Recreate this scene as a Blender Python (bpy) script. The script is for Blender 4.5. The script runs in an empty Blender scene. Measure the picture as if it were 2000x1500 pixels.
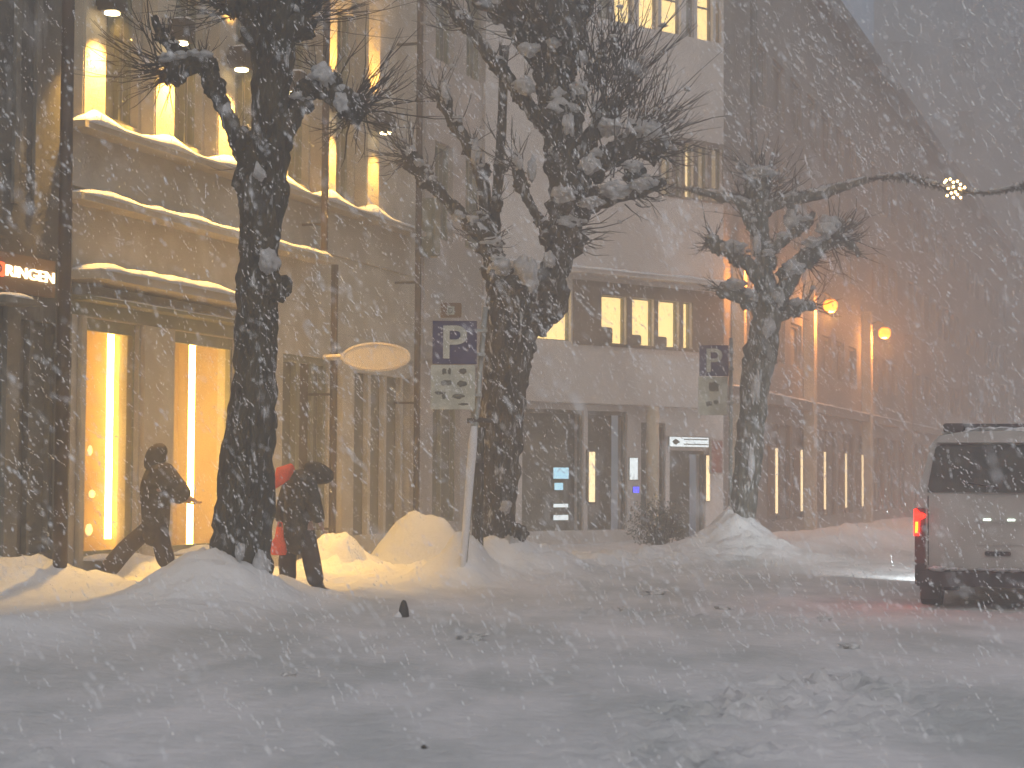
import bpy, bmesh, math, random
from mathutils import Vector, Matrix, noise
R = math.radians
random.seed(7)
S = bpy.context.scene
# ------------------------------------------------------------------ camera
F = 3732.0                       # focal length in photo pixels (2000 px wide)
cam_d = bpy.data.cameras.new('camera'); cam = bpy.data.objects.new('camera', cam_d)
S.collection.objects.link(cam); S.camera = cam
CAMZ = 1.5
CM = Matrix.Translation((0, 0, CAMZ)) @ Matrix.Rotation(R(92.76), 4, 'X') @ Matrix.Rotation(R(0.35), 4, 'Z')
cam.matrix_world = CM
cam_d.sensor_width = 36; cam_d.lens = F / 2000 * 36
cam_d.dof.use_dof = True; cam_d.dof.focus_distance = 24; cam_d.dof.aperture_fstop = 3.2
cam_d.clip_start = 0.2; cam_d.clip_end = 2000
# ------------------------------------------------------------------ world, sun, exposure
W = bpy.data.worlds.new('World'); S.world = W; W.use_nodes = True
wn = W.node_tree.nodes; wl = W.node_tree.links
sky = wn.new('ShaderNodeTexSky'); sky.sky_type = 'NISHITA'; sky.sun_disc = False
SUN_EL, SUN_ROT = 42, 200
sky.sun_elevation = R(SUN_EL); sky.sun_rotation = R(SUN_ROT)
sky.air_density = 1.0; sky.dust_density = 1.0; sky.ozone_density = 1.0
wl.new(sky.outputs[0], wn['Background'].inputs[0]); wn['Background'].inputs[1].default_value = 0.072
sl = bpy.data.lights.new('sun', 'SUN'); so = bpy.data.objects.new('sun', sl); S.collection.objects.link(so)
sl.energy = 1.0; sl.angle = R(60); sl.color = (1, .87, .74)
so.rotation_euler = (R(90 - SUN_EL), 0, R(20))
S.view_settings.view_transform = 'Standard'; S.view_settings.look = 'None'
S.view_settings.exposure = 0.56; S.view_settings.gamma = 1
S.cycles.use_denoising = True
S.cycles.max_bounces = 7; S.cycles.volume_bounces = 3; S.cycles.diffuse_bounces = 3
S.cycles.transparent_max_bounces = 12
S.cycles.sample_clamp_indirect = 4
HAZE = 0.0155

# ------------------------------------------------------------------ helpers
def ray(px, py):
    d = Vector(((px - 1000) / F, (750 - py) / F, -1))
    return CM.to_3x3() @ d
def P(px, py, Y):                # world point on the ray of a photo pixel at distance Y
    d = ray(px, py); t = Y / d.y
    return Vector((d.x * t, Y, CAMZ + d.z * t))
class Frame:                     # local x runs along a facade, y into the building, z up
    def __init__(s, o, phi):
        s.o = Vector(o); s.phi = phi
        s.M = Matrix.Translation(s.o) @ Matrix.Rotation(phi, 4, 'Z'); s.I = s.M.inverted()
    def hit(s, px, py, y=0.0):   # (x, z) where the pixel's ray meets the plane local y = y
        o = s.I @ Vector((0, 0, CAMZ)); d = s.I.to_3x3() @ ray(px, py)
        t = (y - o.y) / d.y; p = o + d * t
        return p.x, p.z
    def w(s, x, y, z): return s.M @ Vector((x, y, z))

def tag(o, label=None, cat=None, group=None, kind=None):
    if label: o['label'] = label
    if cat: o['category'] = cat
    if group: o['group'] = group
    if kind: o['kind'] = kind
    return o
def empty(name, loc, rz=0.0, label=None, cat=None, group=None):
    o = bpy.data.objects.new(name, None); o.empty_display_size = .2
    S.collection.objects.link(o); o.location = loc; o.rotation_euler = (0, 0, rz)
    return tag(o, label, cat, group)
class MB:
    def __init__(s): s.v = []; s.f = []
    def add(s, vs, fs):
        n = len(s.v); s.v += [tuple(v) for v in vs]; s.f += [tuple(i + n for i in f) for f in fs]; return s
    def box(s, x0, x1, y0, y1, z0, z1):
        return s.add([(x0,y0,z0),(x1,y0,z0),(x1,y1,z0),(x0,y1,z0),(x0,y0,z1),(x1,y0,z1),(x1,y1,z1),(x0,y1,z1)],
                     [(0,3,2,1),(4,5,6,7),(0,1,5,4),(1,2,6,5),(2,3,7,6),(3,0,4,7)])
    def tube(s, pts, rs, n=10, cap=True, rough=0.0, seed=0.0, freq=6.0, flat=1.0):
        pts = [Vector(p) for p in pts]; m = len(pts)
        if not isinstance(rs, (list, tuple)): rs = [rs] * m
        vs = []; up = None
        for i, p in enumerate(pts):
            t = (pts[min(i+1, m-1)] - pts[max(i-1, 0)])
            t = t.normalized() if t.length > 1e-9 else Vector((0, 0, 1))
            if up is None: up = Vector((0, 1, 0)) if abs(t.y) < .8 else Vector((1, 0, 0))
            a = (up - t * up.dot(t)).normalized(); b = t.cross(a); up = a
            for k in range(n):
                an = 2 * math.pi * k / n
                d = a * math.cos(an) * flat + b * math.sin(an); r = rs[i]
                if rough:
                    q = p + d * r
                    r *= 1 + rough * (noise.noise(q * freq + Vector((seed, 0, 0))) + .5 * noise.noise(q * freq * 2.7 + Vector((0, seed, 0))))
                vs.append(p + d * r)
        fs = [(i*n+k, i*n+(k+1) % n, (i+1)*n+(k+1) % n, (i+1)*n+k) for i in range(m-1) for k in range(n)]
        if cap: fs += [tuple(reversed(range(n))), tuple(range((m-1)*n, m*n))]
        return s.add(vs, fs)
    def blob(s, c, rx, ry=None, rz=None, rough=.15, seed=0.0, nu=14, nv=9, freq=4.0, rot=None):
        c = Vector(c); ry = rx if ry is None else ry; rz = rx if rz is None else rz
        vs = []; fs = []
        for j in range(nv + 1):
            th = math.pi * j / nv
            for i in range(nu):
                ph = 2 * math.pi * i / nu
                d = Vector((math.sin(th)*math.cos(ph), math.sin(th)*math.sin(ph), math.cos(th)))
                k = 1 + rough * noise.noise(d * 1.7 + Vector((seed*3.1, seed, 1))) * 1.6 + rough * .6 * noise.noise(d * freq + Vector((seed, 5, seed)))
                q = Vector((d.x*rx*k, d.y*ry*k, d.z*rz*k))
                if rot: q = rot @ q
                vs.append(c + q)
        for j in range(nv):
            for i in range(nu):
                fs.append((j*nu+i, (j+1)*nu+i, (j+1)*nu+(i+1) % nu, j*nu+(i+1) % nu))
        return s.add(vs, fs)
    def prism(s, pts, y0, y1):   # outline in x,z pushed from y0 to y1
        n = len(pts)
        return s.add([(x, y0, z) for x, z in pts] + [(x, y1, z) for x, z in pts],
                     [tuple(range(n)), tuple(reversed(range(n, 2*n)))] + [(i, i+n, (i+1) % n + n, (i+1) % n) for i in range(n)])
    def build(s, name, mat, parent=None, smooth=False, M=None, bevel=0):
        me = bpy.data.meshes.new(name); me.from_pydata(s.v, [], s.f)
        if M is not None: me.transform(M)
        bm = bmesh.new(); bm.from_mesh(me)
        bmesh.ops.recalc_face_normals(bm, faces=bm.faces); 
        if bevel: bmesh.ops.bevel(bm, geom=list(bm.edges), offset=bevel, segments=2, affect='EDGES', clamp_overlap=True)
        bm.to_mesh(me); bm.free()
        if smooth:
            for p in me.polygons: p.use_smooth = True
        o = bpy.data.objects.new(name, me); S.collection.objects.link(o)
        for m in (mat if isinstance(mat, (list, tuple)) else [mat]): me.materials.append(m)
        if parent: o.parent = parent
        return o
def spline(pts, k=6):            # Catmull-Rom through tuples of any length
    out = []; n = len(pts)
    for i in range(n - 1):
        p0, p1, p2, p3 = pts[max(i-1, 0)], pts[i], pts[i+1], pts[min(i+2, n-1)]
        for j in range(k):
            t = j / k
            out.append(tuple(.5*((2*b) + (-a+c)*t + (2*a-5*b+4*c-d)*t*t + (-a+3*b-3*c+d)*t**3) for a, b, c, d in zip(p0, p1, p2, p3)))
    out.append(tuple(pts[-1])); return out
def copy_tree(o, parent=None):
    c = o.copy(); S.collection.objects.link(c)
    if parent: c.parent = parent
    for ch in o.children: copy_tree(ch, c)
    return c

# ------------------------------------------------------------------ materials
MATS = {}
def mat(name, col, rough=.8, col2=None, scale=3.0, det=6, bump=0.0, bscale=20.0, metal=0.0, emit=None, es=0.0, stretch=None,
        snow=None, thr=(.45, .6), spec=None, coat=0.0):
    m = bpy.data.materials.new(name); m.use_nodes = True; MATS[name] = m
    nt = m.node_tree; N = nt.nodes; L = nt.links; b = N['Principled BSDF']
    b.inputs['Base Color'].default_value = (*col, 1); b.inputs['Roughness'].default_value = rough
    b.inputs['Metallic'].default_value = metal
    if spec is not None: b.inputs['Specular IOR Level'].default_value = spec
    if coat: b.inputs['Coat Weight'].default_value = coat
    tc = N.new('ShaderNodeTexCoord'); mp = N.new('ShaderNodeMapping'); L.new(tc.outputs['Object'], mp.inputs[0])
    if stretch: mp.inputs['Scale'].default_value = stretch
    cur = None
    if col2:
        nz = N.new('ShaderNodeTexNoise'); nz.inputs['Scale'].default_value = scale; nz.inputs['Detail'].default_value = det
        L.new(mp.outputs[0], nz.inputs['Vector'])
        cr = N.new('ShaderNodeValToRGB'); cr.color_ramp.elements[0].position = thr[0]; cr.color_ramp.elements[1].position = thr[1]
        cr.color_ramp.elements[0].color = (*col, 1); cr.color_ramp.elements[1].color = (*col2, 1)
        L.new(nz.outputs[0], cr.inputs[0]); cur = cr.outputs[0]
    if snow:                     # wind-plastered snow patches: (scale vector, low, high, rotation)
        mp2 = N.new('ShaderNodeMapping'); mp2.inputs['Scale'].default_value = snow[0]; mp2.inputs['Rotation'].default_value = snow[3]
        L.new(tc.outputs['Object'], mp2.inputs[0])
        n2 = N.new('ShaderNodeTexNoise'); n2.inputs['Scale'].default_value = 1.0; n2.inputs['Detail'].default_value = 7; n2.inputs['Roughness'].default_value = .65
        L.new(mp2.outputs[0], n2.inputs['Vector'])
        r2 = N.new('ShaderNodeValToRGB'); r2.color_ramp.elements[0].position = snow[1]; r2.color_ramp.elements[1].position = snow[2]
        L.new(n2.outputs[0], r2.inputs[0])
        mx = N.new('ShaderNodeMix'); mx.data_type = 'RGBA'
        L.new(r2.outputs[0], mx.inputs[0]); mx.inputs[7].default_value = (.62, .64, .66, 1)
        if cur: L.new(cur, mx.inputs[6])
        else: mx.inputs[6].default_value = (*col, 1)
        cur = mx.outputs[2]
    if cur: L.new(cur, b.inputs['Base Color'])
    if bump:
        nb = N.new('ShaderNodeTexNoise'); nb.inputs['Scale'].default_value = bscale; nb.inputs['Detail'].default_value = 8
        L.new(mp.outputs[0], nb.inputs['Vector'])
        bp = N.new('ShaderNodeBump'); bp.inputs['Strength'].default_value = bump; bp.inputs['Distance'].default_value = .05
        L.new(nb.outputs[0], bp.inputs['Height']); L.new(bp.outputs[0], b.inputs['Normal'])
    if emit:
        b.inputs['Emission Color'].default_value = (*emit, 1); b.inputs['Emission Strength'].default_value = es
    return m
SN = ((1.1, 1.1, .35), .60, .72, (0, R(28), 0))
M_snow = mat('fresh snow', (.76, .76, .77), .9, (.66, .66, .67), 1.3, 8, .3, 9, thr=(.3, .75), spec=.2)
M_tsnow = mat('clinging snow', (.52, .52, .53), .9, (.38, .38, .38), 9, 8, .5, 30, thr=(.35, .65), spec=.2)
M_road = mat('driven snow', (.46, .46, .47), .85, (.60, .60, .61), .55, 9, .55, 5, thr=(.36, .64), spec=.2)
M_slush = mat('churned slush', (.46, .45, .44), .8, (.62, .61, .60), 6, 9, 1.0, 14, thr=(.4, .6))
M_bark = mat('wet bark', (.016, .013, .008), .95, (.052, .042, .024), 7, 8, 1.0, 22, stretch=(1, 1, .4),
             snow=((15, 15, 3.4), .58, .70, (0, R(32), 0)))
M_bark2 = mat('snow plastered bark', (.022, .018, .012), .95, (.07, .055, .036), 7, 8, 1.0, 22, stretch=(1, 1, .4),
              snow=((12, 12, 3.4), .56, .69, (0, R(32), 0)))
M_bark3 = mat('pale snow plastered bark', (.075, .075, .06), .95, (.14, .13, .105), 7, 8, 1.0, 22, stretch=(1, 1, .4),
              snow=((10, 10, 3.0), .54, .67, (0, R(32), 0)))
M_twig = mat('twigs', (.035, .028, .022), .9)
M_stone = mat('beige rendered stone', (.46, .40, .31), .85, (.56, .50, .41), 1.6, 7, .25, 30)
M_pil = mat('pale pilaster render', (.46, .39, .29), .85, (.54, .47, .36), 2.4, 6, .2, 26)
M_span = mat('grey brown spandrel panel', (.38, .33, .26), .85, (.48, .43, .36), 1.1, 7, .2, 24)
M_dark = mat('dark slate cladding', (.075, .07, .062), .8, (.13, .12, .105), 1.3, 8, .3, 18, snow=((.9, .9, .4), .58, .8, (0, R(30), 0)))
M_dark2 = mat('dark stone pier', (.13, .12, .10), .8, (.20, .185, .155), 1.7, 8, .3, 18, snow=((1.2, 1.2, .4), .56, .8, (0, R(30), 0)))
M_brown = mat('dark brown painted metal', (.045, .028, .017), .6, (.08, .048, .03), 5, 5)
M_olive = mat('olive window frame', (.20, .19, .12), .6, (.26, .25, .17), 3, 4)
M_glass = mat('dark window glass', (.15, .14, .11), .2, (.20, .185, .15), 1.2, 5, spec=.6)
M_blind = mat('pale blind behind glass', (.19, .185, .13), .5, (.26, .25, .18), 2, 4, stretch=(6, 1, .4))
M_metal = mat('galvanised steel', (.28, .30, .29), .5, (.36, .38, .37), 6, 4, metal=.4)
M_white = mat('white painted wall', (.54, .50, .47), .85, (.64, .60, .57), .5, 8, .2, 12)
M_grey = mat('pinkish grey render', (.38, .34, .30), .85, (.48, .43, .39), .6, 8, .25, 14, snow=((.5, .5, .25), .58, .85, (0, R(30), 0)))
M_band = mat('brown grey window band', (.15, .12, .10), .8, (.22, .18, .15), 1.1, 7, .2, 12)
M_cwin = mat('haze faded facade window', (.17, .16, .15), .5, (.22, .205, .19), .8, 5)  # pane colour kept close to the facade grey, so haze fading is painted in
M_cfac = mat('grey street facade', (.22, .205, .195), .85, (.28, .265, .25), .35, 8, .2, 10)
M_far = mat('far grey facade', (.24, .25, .25), .9, (.30, .31, .31), .2, 6)
M_roof = mat('dark roof edge', (.12, .12, .12), .9, (.16, .16, .16), .5, 6)
M_room = mat('warm shop interior paint', (.52, .40, .26), .8, (.58, .46, .31), 1.2, 4)
M_led = mat('warm tube light', (.9, .8, .6), .5, emit=(1, .60, .13), es=20)
M_lens = mat('lit lamp lens', (.9, .8, .6), .5, emit=(1, .80, .42), es=9)
M_box = mat('dark lamp housing', (.05, .035, .02), .6)
M_orange = mat('sodium lamp glow', (.9, .6, .3), .5, emit=(1, .21, .0), es=5)
M_win = mat('lit office window', (.4, .35, .2), .4, emit=(1, .70, .27), es=1.3)
M_win2 = mat('dim lit office window', (.4, .35, .2), .4, emit=(1, .70, .34), es=1.0)
M_win3 = mat('faintly lit office window', (.3, .27, .2), .4, emit=(1, .70, .34), es=.16)
M_coat = mat('dark olive winter cloth', (.045, .036, .024), .9, (.085, .068, .045), 9, 5, .5, 30)
M_coat2 = mat('brown grey winter cloth', (.06, .042, .024), .9, (.10, .075, .045), 9, 5, .5, 30)
M_trouser = mat('dark brown trousers', (.045, .030, .024), .9, (.07, .05, .04), 8, 5)
M_boot = mat('dark boots', (.02, .016, .014), .7)
M_skin = mat('skin', (.42, .26, .19), .6)
M_org = mat('orange cloth', (.95, .13, .045), .8, (.75, .09, .04), 6, 4, emit=(1, .12, .04), es=0.0)
M_blue = mat('blue sign face', (.030, .026, .10), .5, (.05, .045, .13), 4, 4)
M_sgn = mat('off white sign face', (.42, .43, .36), .6, (.55, .56, .48), 5, 6)
M_sdark = mat('dark sign print', (.10, .10, .08), .6)
M_cream = mat('cream oval sign face', (.74, .64, .52), .7, (.80, .70, .58), 6, 4)
M_van = mat('silver grey van paint', (.36, .33, .30), .45, (.44, .41, .38), 1.5, 5, metal=.1, coat=.3, snow=((1.3, 1.3, .8), .58, .82, (0, R(30), 0)))
M_vglass = mat('van rear glass', (.02, .018, .012), .3, (.06, .055, .04), 5, 8, thr=(.42, .62))
M_black = mat('black plastic', (.03, .024, .026), .7, (.06, .048, .05), 4, 5)
M_rubber = mat('tyre rubber', (.025, .025, .025), .9)
M_red = mat('red lit lamp', (.6, .02, .02), .4, emit=(1, .006, .002), es=9)
M_redhot = mat('bright lamp filament zone', (.8, .2, .02), .4, emit=(1, .14, .006), es=7)
M_redoff = mat('unlit tail lamp lens', (.10, .02, .02), .3)
M_plate = mat('lit plate lamp', (.8, .9, .8), .4, emit=(.75, .9, .8), es=1.6)
M_fir = mat('snowy fir garland', (.030, .035, .028), .95, (.10, .10, .09), 8, 6)
M_bulb = mat('warm fairy bulb', (.9, .8, .5), .4, emit=(1, .62, .22), es=14)
M_bush = mat('dark bush leaves', (.12, .12, .085), .9)
M_letter = mat('lit sign letter', (.9, .85, .7), .4, emit=(1, .80, .45), es=3.2)
M_redbox = mat('lit red sign', (.7, .1, .05), .4, emit=(1, .12, .03), es=1.7)
M_signbk = mat('brown sign board', (.20, .12, .06), .7)
M_scr = mat('cyan lit screen', (.3, .4, .5), .4, emit=(.38, .70, .85), es=1.0)
M_scrw = mat('white lit screen', (.5, .5, .5), .4, emit=(.75, .85, .88), es=.95)
M_scrb = mat('blue lit dot', (.1, .1, .5), .4, emit=(.06, .06, 1), es=2.0)
M_strip = mat('warm slim light strip', (.6, .5, .3), .4, emit=(1, .74, .40), es=1.3)

# ------------------------------------------------------------------ ground and snow relief
def nz(x, y, f, s=0.0): return noise.noise(Vector((x * f, y * f, s)))
treeline = [(-9, 6), (-5, 15.5), (-2.95, 21.4), (-.35, 28), (4.2, 35.2), (9.5, 45), (22, 75), (45, 140)]
def line_dist(x, y):
    best = 99; sgn = 1
    for (a, b), (c, d) in zip(treeline, treeline[1:]):
        vx, vy = c - a, d - b; L2 = vx*vx + vy*vy
        t = max(0, min(1, ((x-a)*vx + (y-b)*vy) / L2))
        dx, dy = x - a - vx*t, y - b - vy*t; q = math.hypot(dx, dy)
        if q < best: best = q; sgn = 1 if (dx*vy - dy*vx) > 0 else -1
    return best * sgn              # positive on the road side
def gau(x, y, cx, cy, sx, sy, h, rot=0):
    c, s = math.cos(rot), math.sin(rot); dx, dy = x-cx, y-cy
    u = (dx*c + dy*s)/sx; v = (-dx*s + dy*c)/sy
    return h * math.exp(-.5*(u*u+v*v))
def bump_at(px, py, Y, sx, sy, h, rot=0):
    p = P(px, py, Y); return (p.x, Y, sx, sy, h, rot)
BUMPS = [bump_at(395, 1150, 20.9, .48, .55, .46), bump_at(500, 1150, 20.9, .40, .4, .10), bump_at(20, 1150, 23.2, 1.0, .7, .40),
         bump_at(90, 1150, 21.6, 1.0, .6, .05), bump_at(905, 1100, 26.2, .26, .4, .50), bump_at(985, 1100, 27.8, .5, .6, .28),
         bump_at(1090, 1120, 28.0, .8, .8, .18), bump_at(1435, 1050, 34.9, .42, .5, .46), bump_at(1470, 1080, 34.6, 1.1, .8, .20),
         bump_at(660, 1080, 29.5, .42, .5, .42), bump_at(548, 1150, 22.4, .22, .4, .16), bump_at(1620, 1090, 42, 2.6, 1.2, .25),
         bump_at(1250, 1090, 36, 1.6, 1.0, .10), bump_at(270, 1100, 25.2, .45, .45, .30), bump_at(405, 1080, 26.0, .9, .4, .30)]
def lump(x, y): return max(0, nz(x, y, 2.6, 3.3)) * .20 + max(0, nz(x, y, 6.0, 1.3)) * .12 + .03*nz(x, y, 9, 4)
FEET = []; _r = random.Random(4)
for i in range(26):
    t_ = i/26; _y = 22.2 + 9*t_; FEET.append((-2.75 + .40*(_y-22.2) - .9 + (.16 if i % 2 else -.16) + _r.uniform(-.1, .1), _y + _r.uniform(-.1, .1)))
for i in range(16): FEET.append((-4.6+.36*i*.45 + (.15 if i % 2 else -.15), 22.6+.45*i))
def ground_h(x, y):
    d = line_dist(x, y)
    yy = y*.42
    h = .016*nz(x, yy, .35) + .014*nz(x, yy, 1.3, 4) + .013*nz(x, yy, 3.1, 9) + .008*nz(x, yy, 7.5, 2) + .016*max(0, nz(x, yy, 5.1, 6)) + .004*nz(x, y, 14, 3)
    bk = 1 - .75*math.exp(-.5*((y-24.2)/1.5)**2)
    h += .20 * bk * math.exp(-.5*(d/.7)**2) * (1 + .6*nz(x, y, .8, 7))
    if d < 0: h += .05 * min(1, -d/1.2) + .03*nz(x, y, 1.6, 2)
    for b in BUMPS:
        if abs(x-b[0]) < 4*b[2]+1 and abs(y-b[1]) < 4*b[3]+1:
            gg = gau(x, y, *b); h += gg*(1 + .35*nz(x, y, 3.2, b[0]) + .18*nz(x, y, 8, b[1]) + .10*max(0, nz(x, y, 15, 1)))
    if y > 19: h += lump(x, y) * (1.0 if 26 < y < 34 else .35) * math.exp(-.5*((d-.2)/.9)**2)
    for (fx, fy) in FEET:
        if abs(x-fx) < .3 and abs(y-fy) < .4:
            q = math.hypot((x-fx)/.11, (y-fy)/.19); h += -.09*math.exp(-q**4) + .03*math.exp(-((q-1.5)/.4)**2)
    # churned wheel ruts crossing the near road
    for (ax, ay, bx, by, wd, dp) in RUTS:
        vx, vy = bx-ax, by-ay; L = math.hypot(vx, vy); t = ((x-ax)*vx+(y-ay)*vy)/L/L; dd = abs((x-ax)*vy-(y-ay)*vx)/L
        if -.1 < t < 1.1 and dd < wd*3:
            e = max(0, min(1, min(t+.1, 1.1-t)*5)); k = math.exp(-.5*(dd/wd)**2)*e
            h += k*(-dp + .13*abs(nz(x, y, 5, 5)) + .07*nz(x, y, 11, 2))
    return h
def gp(px, py): 
    d = ray(px, py); t = -CAMZ/d.z; return d.x*t, d.y*t
a1 = gp(1190, 1490); b1 = gp(1540, 1330); a2 = gp(1680, 1330); b2 = gp(1790, 1440)
a3 = gp(1100, 1195); b3 = gp(1700, 1215); a4 = gp(0, 1480); b4 = gp(200, 1500)
RUTS = [(*a1, *b1, .22, .03), (*gp(1330, 1400), *gp(1560, 1370), .35, .03), (*gp(1560, 1340), *gp(1700, 1310), .25, .03), (*gp(1550, 1460), *gp(1250, 1500), .2, .03), (*a2, *b2, .40, .03), (*a3, *b3, .25, .03), (*a4, *b4, .2, .02)]
def grid(name, xs, ys, m, hf):
    nx, ny = len(xs), len(ys)
    vs = [(x, y, hf(x, y)) for y in ys for x in xs]
    fs = [(j*nx+i, j*nx+i+1, (j+1)*nx+i+1, (j+1)*nx+i) for j in range(ny-1) for i in range(nx-1)]
    me = bpy.data.meshes.new(name); me.from_pydata(vs, [], fs); me.materials.append(m)
    for p in me.polygons: p.use_smooth = True
    o = bpy.data.objects.new(name, me); S.collection.objects.link(o); return o
def steps(a, b, f0, g):
    out = [a]; st = f0
    while out[-1] < b: out.append(out[-1] + st); st *= g
    out[-1] = b; return out
ys = [-40, -20, -8, 0, 4, 7] + [8 + .07*i for i in range(150)] + [18.5 + .09*i for i in range(200)] + steps(36.6, 320, .2, 1.035)
xr = [-12 + .075*i for i in range(int(28/.075))]
xl = [-v for v in reversed(steps(12.2, 160, .5, 1.12))]
xs = xl + xr + steps(16.1, 260, .4, 1.06)
g = grid('ground', xs, ys, M_snow, ground_h); g['kind'] = 'structure'
at_ = g.data.attributes.new('driven', 'FLOAT', 'POINT')
for i, v in enumerate(g.data.vertices):
    q = (line_dist(v.co.x, v.co.y) - .45 - .5*nz(v.co.x, v.co.y, .9))/.8
    at_.data[i].value = max(0, min(1, q))
def ground_mat():
    nt = M_snow_g.node_tree; N = nt.nodes; L = nt.links; b = N['Principled BSDF']
    old = b.inputs['Base Color'].links[0].from_socket
    nt2 = N.new('ShaderNodeTexNoise'); nt2.inputs['Scale'].default_value = .8; nt2.inputs['Detail'].default_value = 10; nt2.inputs['Roughness'].default_value = .6
    tc = N.new('ShaderNodeTexCoord'); mq = N.new('ShaderNodeMapping'); mq.inputs['Scale'].default_value = (1, .38, 1); L.new(tc.outputs['Object'], mq.inputs[0]); L.new(mq.outputs[0], nt2.inputs['Vector'])
    cr = N.new('ShaderNodeValToRGB'); cr.color_ramp.elements[0].position = .38; cr.color_ramp.elements[1].position = .62
    cr.color_ramp.elements[0].color = (.48, .49, .48, 1); cr.color_ramp.elements[1].color = (.72, .70, .69, 1); L.new(nt2.outputs[0], cr.inputs[0])
    a_ = N.new('ShaderNodeAttribute'); a_.attribute_name = 'driven'
    mx = N.new('ShaderNodeMix'); mx.data_type = 'RGBA'; L.new(a_.outputs['Fac'], mx.inputs[0]); L.new(old, mx.inputs[6]); L.new(cr.outputs[0], mx.inputs[7]); L.new(mx.outputs[2], b.inputs['Base Color'])
M_snow_g = mat('street snow', (.80, .80, .80), .9, (.70, .70, .70), 1.3, 8, .7, 7, thr=(.3, .75), spec=.2)
ground_mat(); g.data.materials.clear(); g.data.materials.append(M_snow_g)

# ------------------------------------------------------------------ facade frames
TA = .348; FA = Frame((-14.28 + TA*24, 24, 0), math.atan2(1, TA))
FB = Frame((-.2, 39.5, 0), R(40))
cornB = FB.hit(1413, 600)[0]; pc = FB.w(cornB, 0, 0)
FC = Frame((pc.x, pc.y, 0), math.atan2(1, .348))
def rect_wall(mb, x0, x1, z0, z1, holes, y0=0.0, y1=.3):
    """solid wall slab minus rectangular openings (x0,x1,z0,z1)"""
    xsb = sorted({x0, x1, *[h[0] for h in holes], *[h[1] for h in holes]}); zsb = sorted({z0, z1, *[h[2] for h in holes], *[h[3] for h in holes]})
    for a, b in zip(xsb, xsb[1:]):
        run = None
        for c, d in zip(zsb, zsb[1:]):
            mx, mz = (a+b)/2, (c+d)/2
            solid = x0 <= mx <= x1 and not any(h[0] < mx < h[1] and h[2] < mz < h[3] for h in holes)
            if solid: run = (run[0], d) if run else (c, d)
            elif run: mb.box(a, b, y0, y1, *run); run = None
        if run: mb.box(a, b, y0, y1, *run)
    return mb
def snow_strip(x0, x1, yout, z, h, dep, seed, drift=None):
    """rounded ribbon of snow lying on a ledge"""
    m = MB(); n = max(8, int((x1-x0)/.12)); vs = []; K = 7
    for i in range(n+1):
        x = x0 + (x1-x0)*i/n; e = min(1, i/3, (n-i)/3)**.5 if 0 < i < n else .05
        hh = h*(.75 + .5*noise.noise(Vector((x*1.3, seed, 0))) + .2*noise.noise(Vector((x*4, seed, 2))))*e
        if drift: hh += drift(x)*e
        for k in range(K):
            an = math.pi*k/(K-1)
            yy = yout + dep/2 - math.cos(an)*dep/2*(.6+.4*e) - (.03 if k == 0 else 0)
            vs.append((x, yy, z - .012 + max(0, hh)*math.sin(an)**.6))
    fs = [(i*K+k, i*K+k+1, (i+1)*K+k+1, (i+1)*K+k) for i in range(n) for k in range(K-1)]
    fs += [tuple(range(K)), tuple(reversed(range(n*K, n*K+K)))] + [(i*K, (i+1)*K, (i+1)*K+K-1, i*K+K-1) for i in range(n)]
    m.add(vs, fs); return m

# ================================================================== building A (lit shop)
A = empty('shop_building', FA.o, FA.phi, 'beige shop building with glowing yellow pilasters and two tall tube-lit display windows', 'building')
ax = lambda px, py=600, y=0: FA.hit(px, py, y)[0]
xA0, xA1 = ax(140), ax(818)
W1 = (ax(160, 850), ax(268, 850), .42, 3.55); W2 = (ax(335, 850), ax(458, 850), .42, 3.55)
D1 = (ax(548, 850), ax(640, 850), .12, 3.45); D2 = (ax(690, 850), ax(800, 850), .45, 3.3)
pil_px = [185, 310, 440, 550, 650, 730]
pil = [ax(p, 250, -.24) for p in pil_px]
pil = [pil[0] + i*(pil[-1]-pil[0])/5 for i in range(6)]
PW = .27
holes = [W1, W2, D1, D2]; wins = []
for a, b in zip(pil, pil[1:]): wins.append((a+PW+.06, b-PW-.06, 6.25, 9.5))
wins.append((pil[-1]+PW+.35, xA1-.5, 6.25, 9.5))
wins = wins[:-1]
rect_wall(MB(), xA0, xA1, 0, 14, holes + wins).build('wall', M_stone, A)
m = MB()
for i, (a, b) in enumerate(zip(wins, wins)):
    pass
m.box(pil[0]-.3, xA1-.6, -.06, -.003, 5.22, 5.93).build('spandrel', M_span, A)
for p in pil: MB().box(p-PW, p+PW, -.24, -.002, 6.03, 13.5).build('pilaster', M_pil, A, bevel=.02)
for (a, b, c, d) in wins:
    fr = MB(); t = .07
    fr.box(a, a+t, .12, .2, c, d).box(b-t, b, .12, .2, c, d).box(a+t, b-t, .12, .2, c, c+t).box(a+t, b-t, .12, .2, d-t, d)
    mid = (a+b)/2
    fr.box(mid-.05, mid+.05, .12, .2, c+t, d-t).box(mid+.26, mid+.30, .12, .2, c+t, d-t)
    f = fr.build('window', M_olive, A)
    MB().box(a+t, b-t, .215, .24, c+t, d-t).build('pane', M_glass, f)
    MB().box(mid-.05, mid+.3, .204, .212, c+t, d-t).build('blind', M_blind, f)
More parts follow.
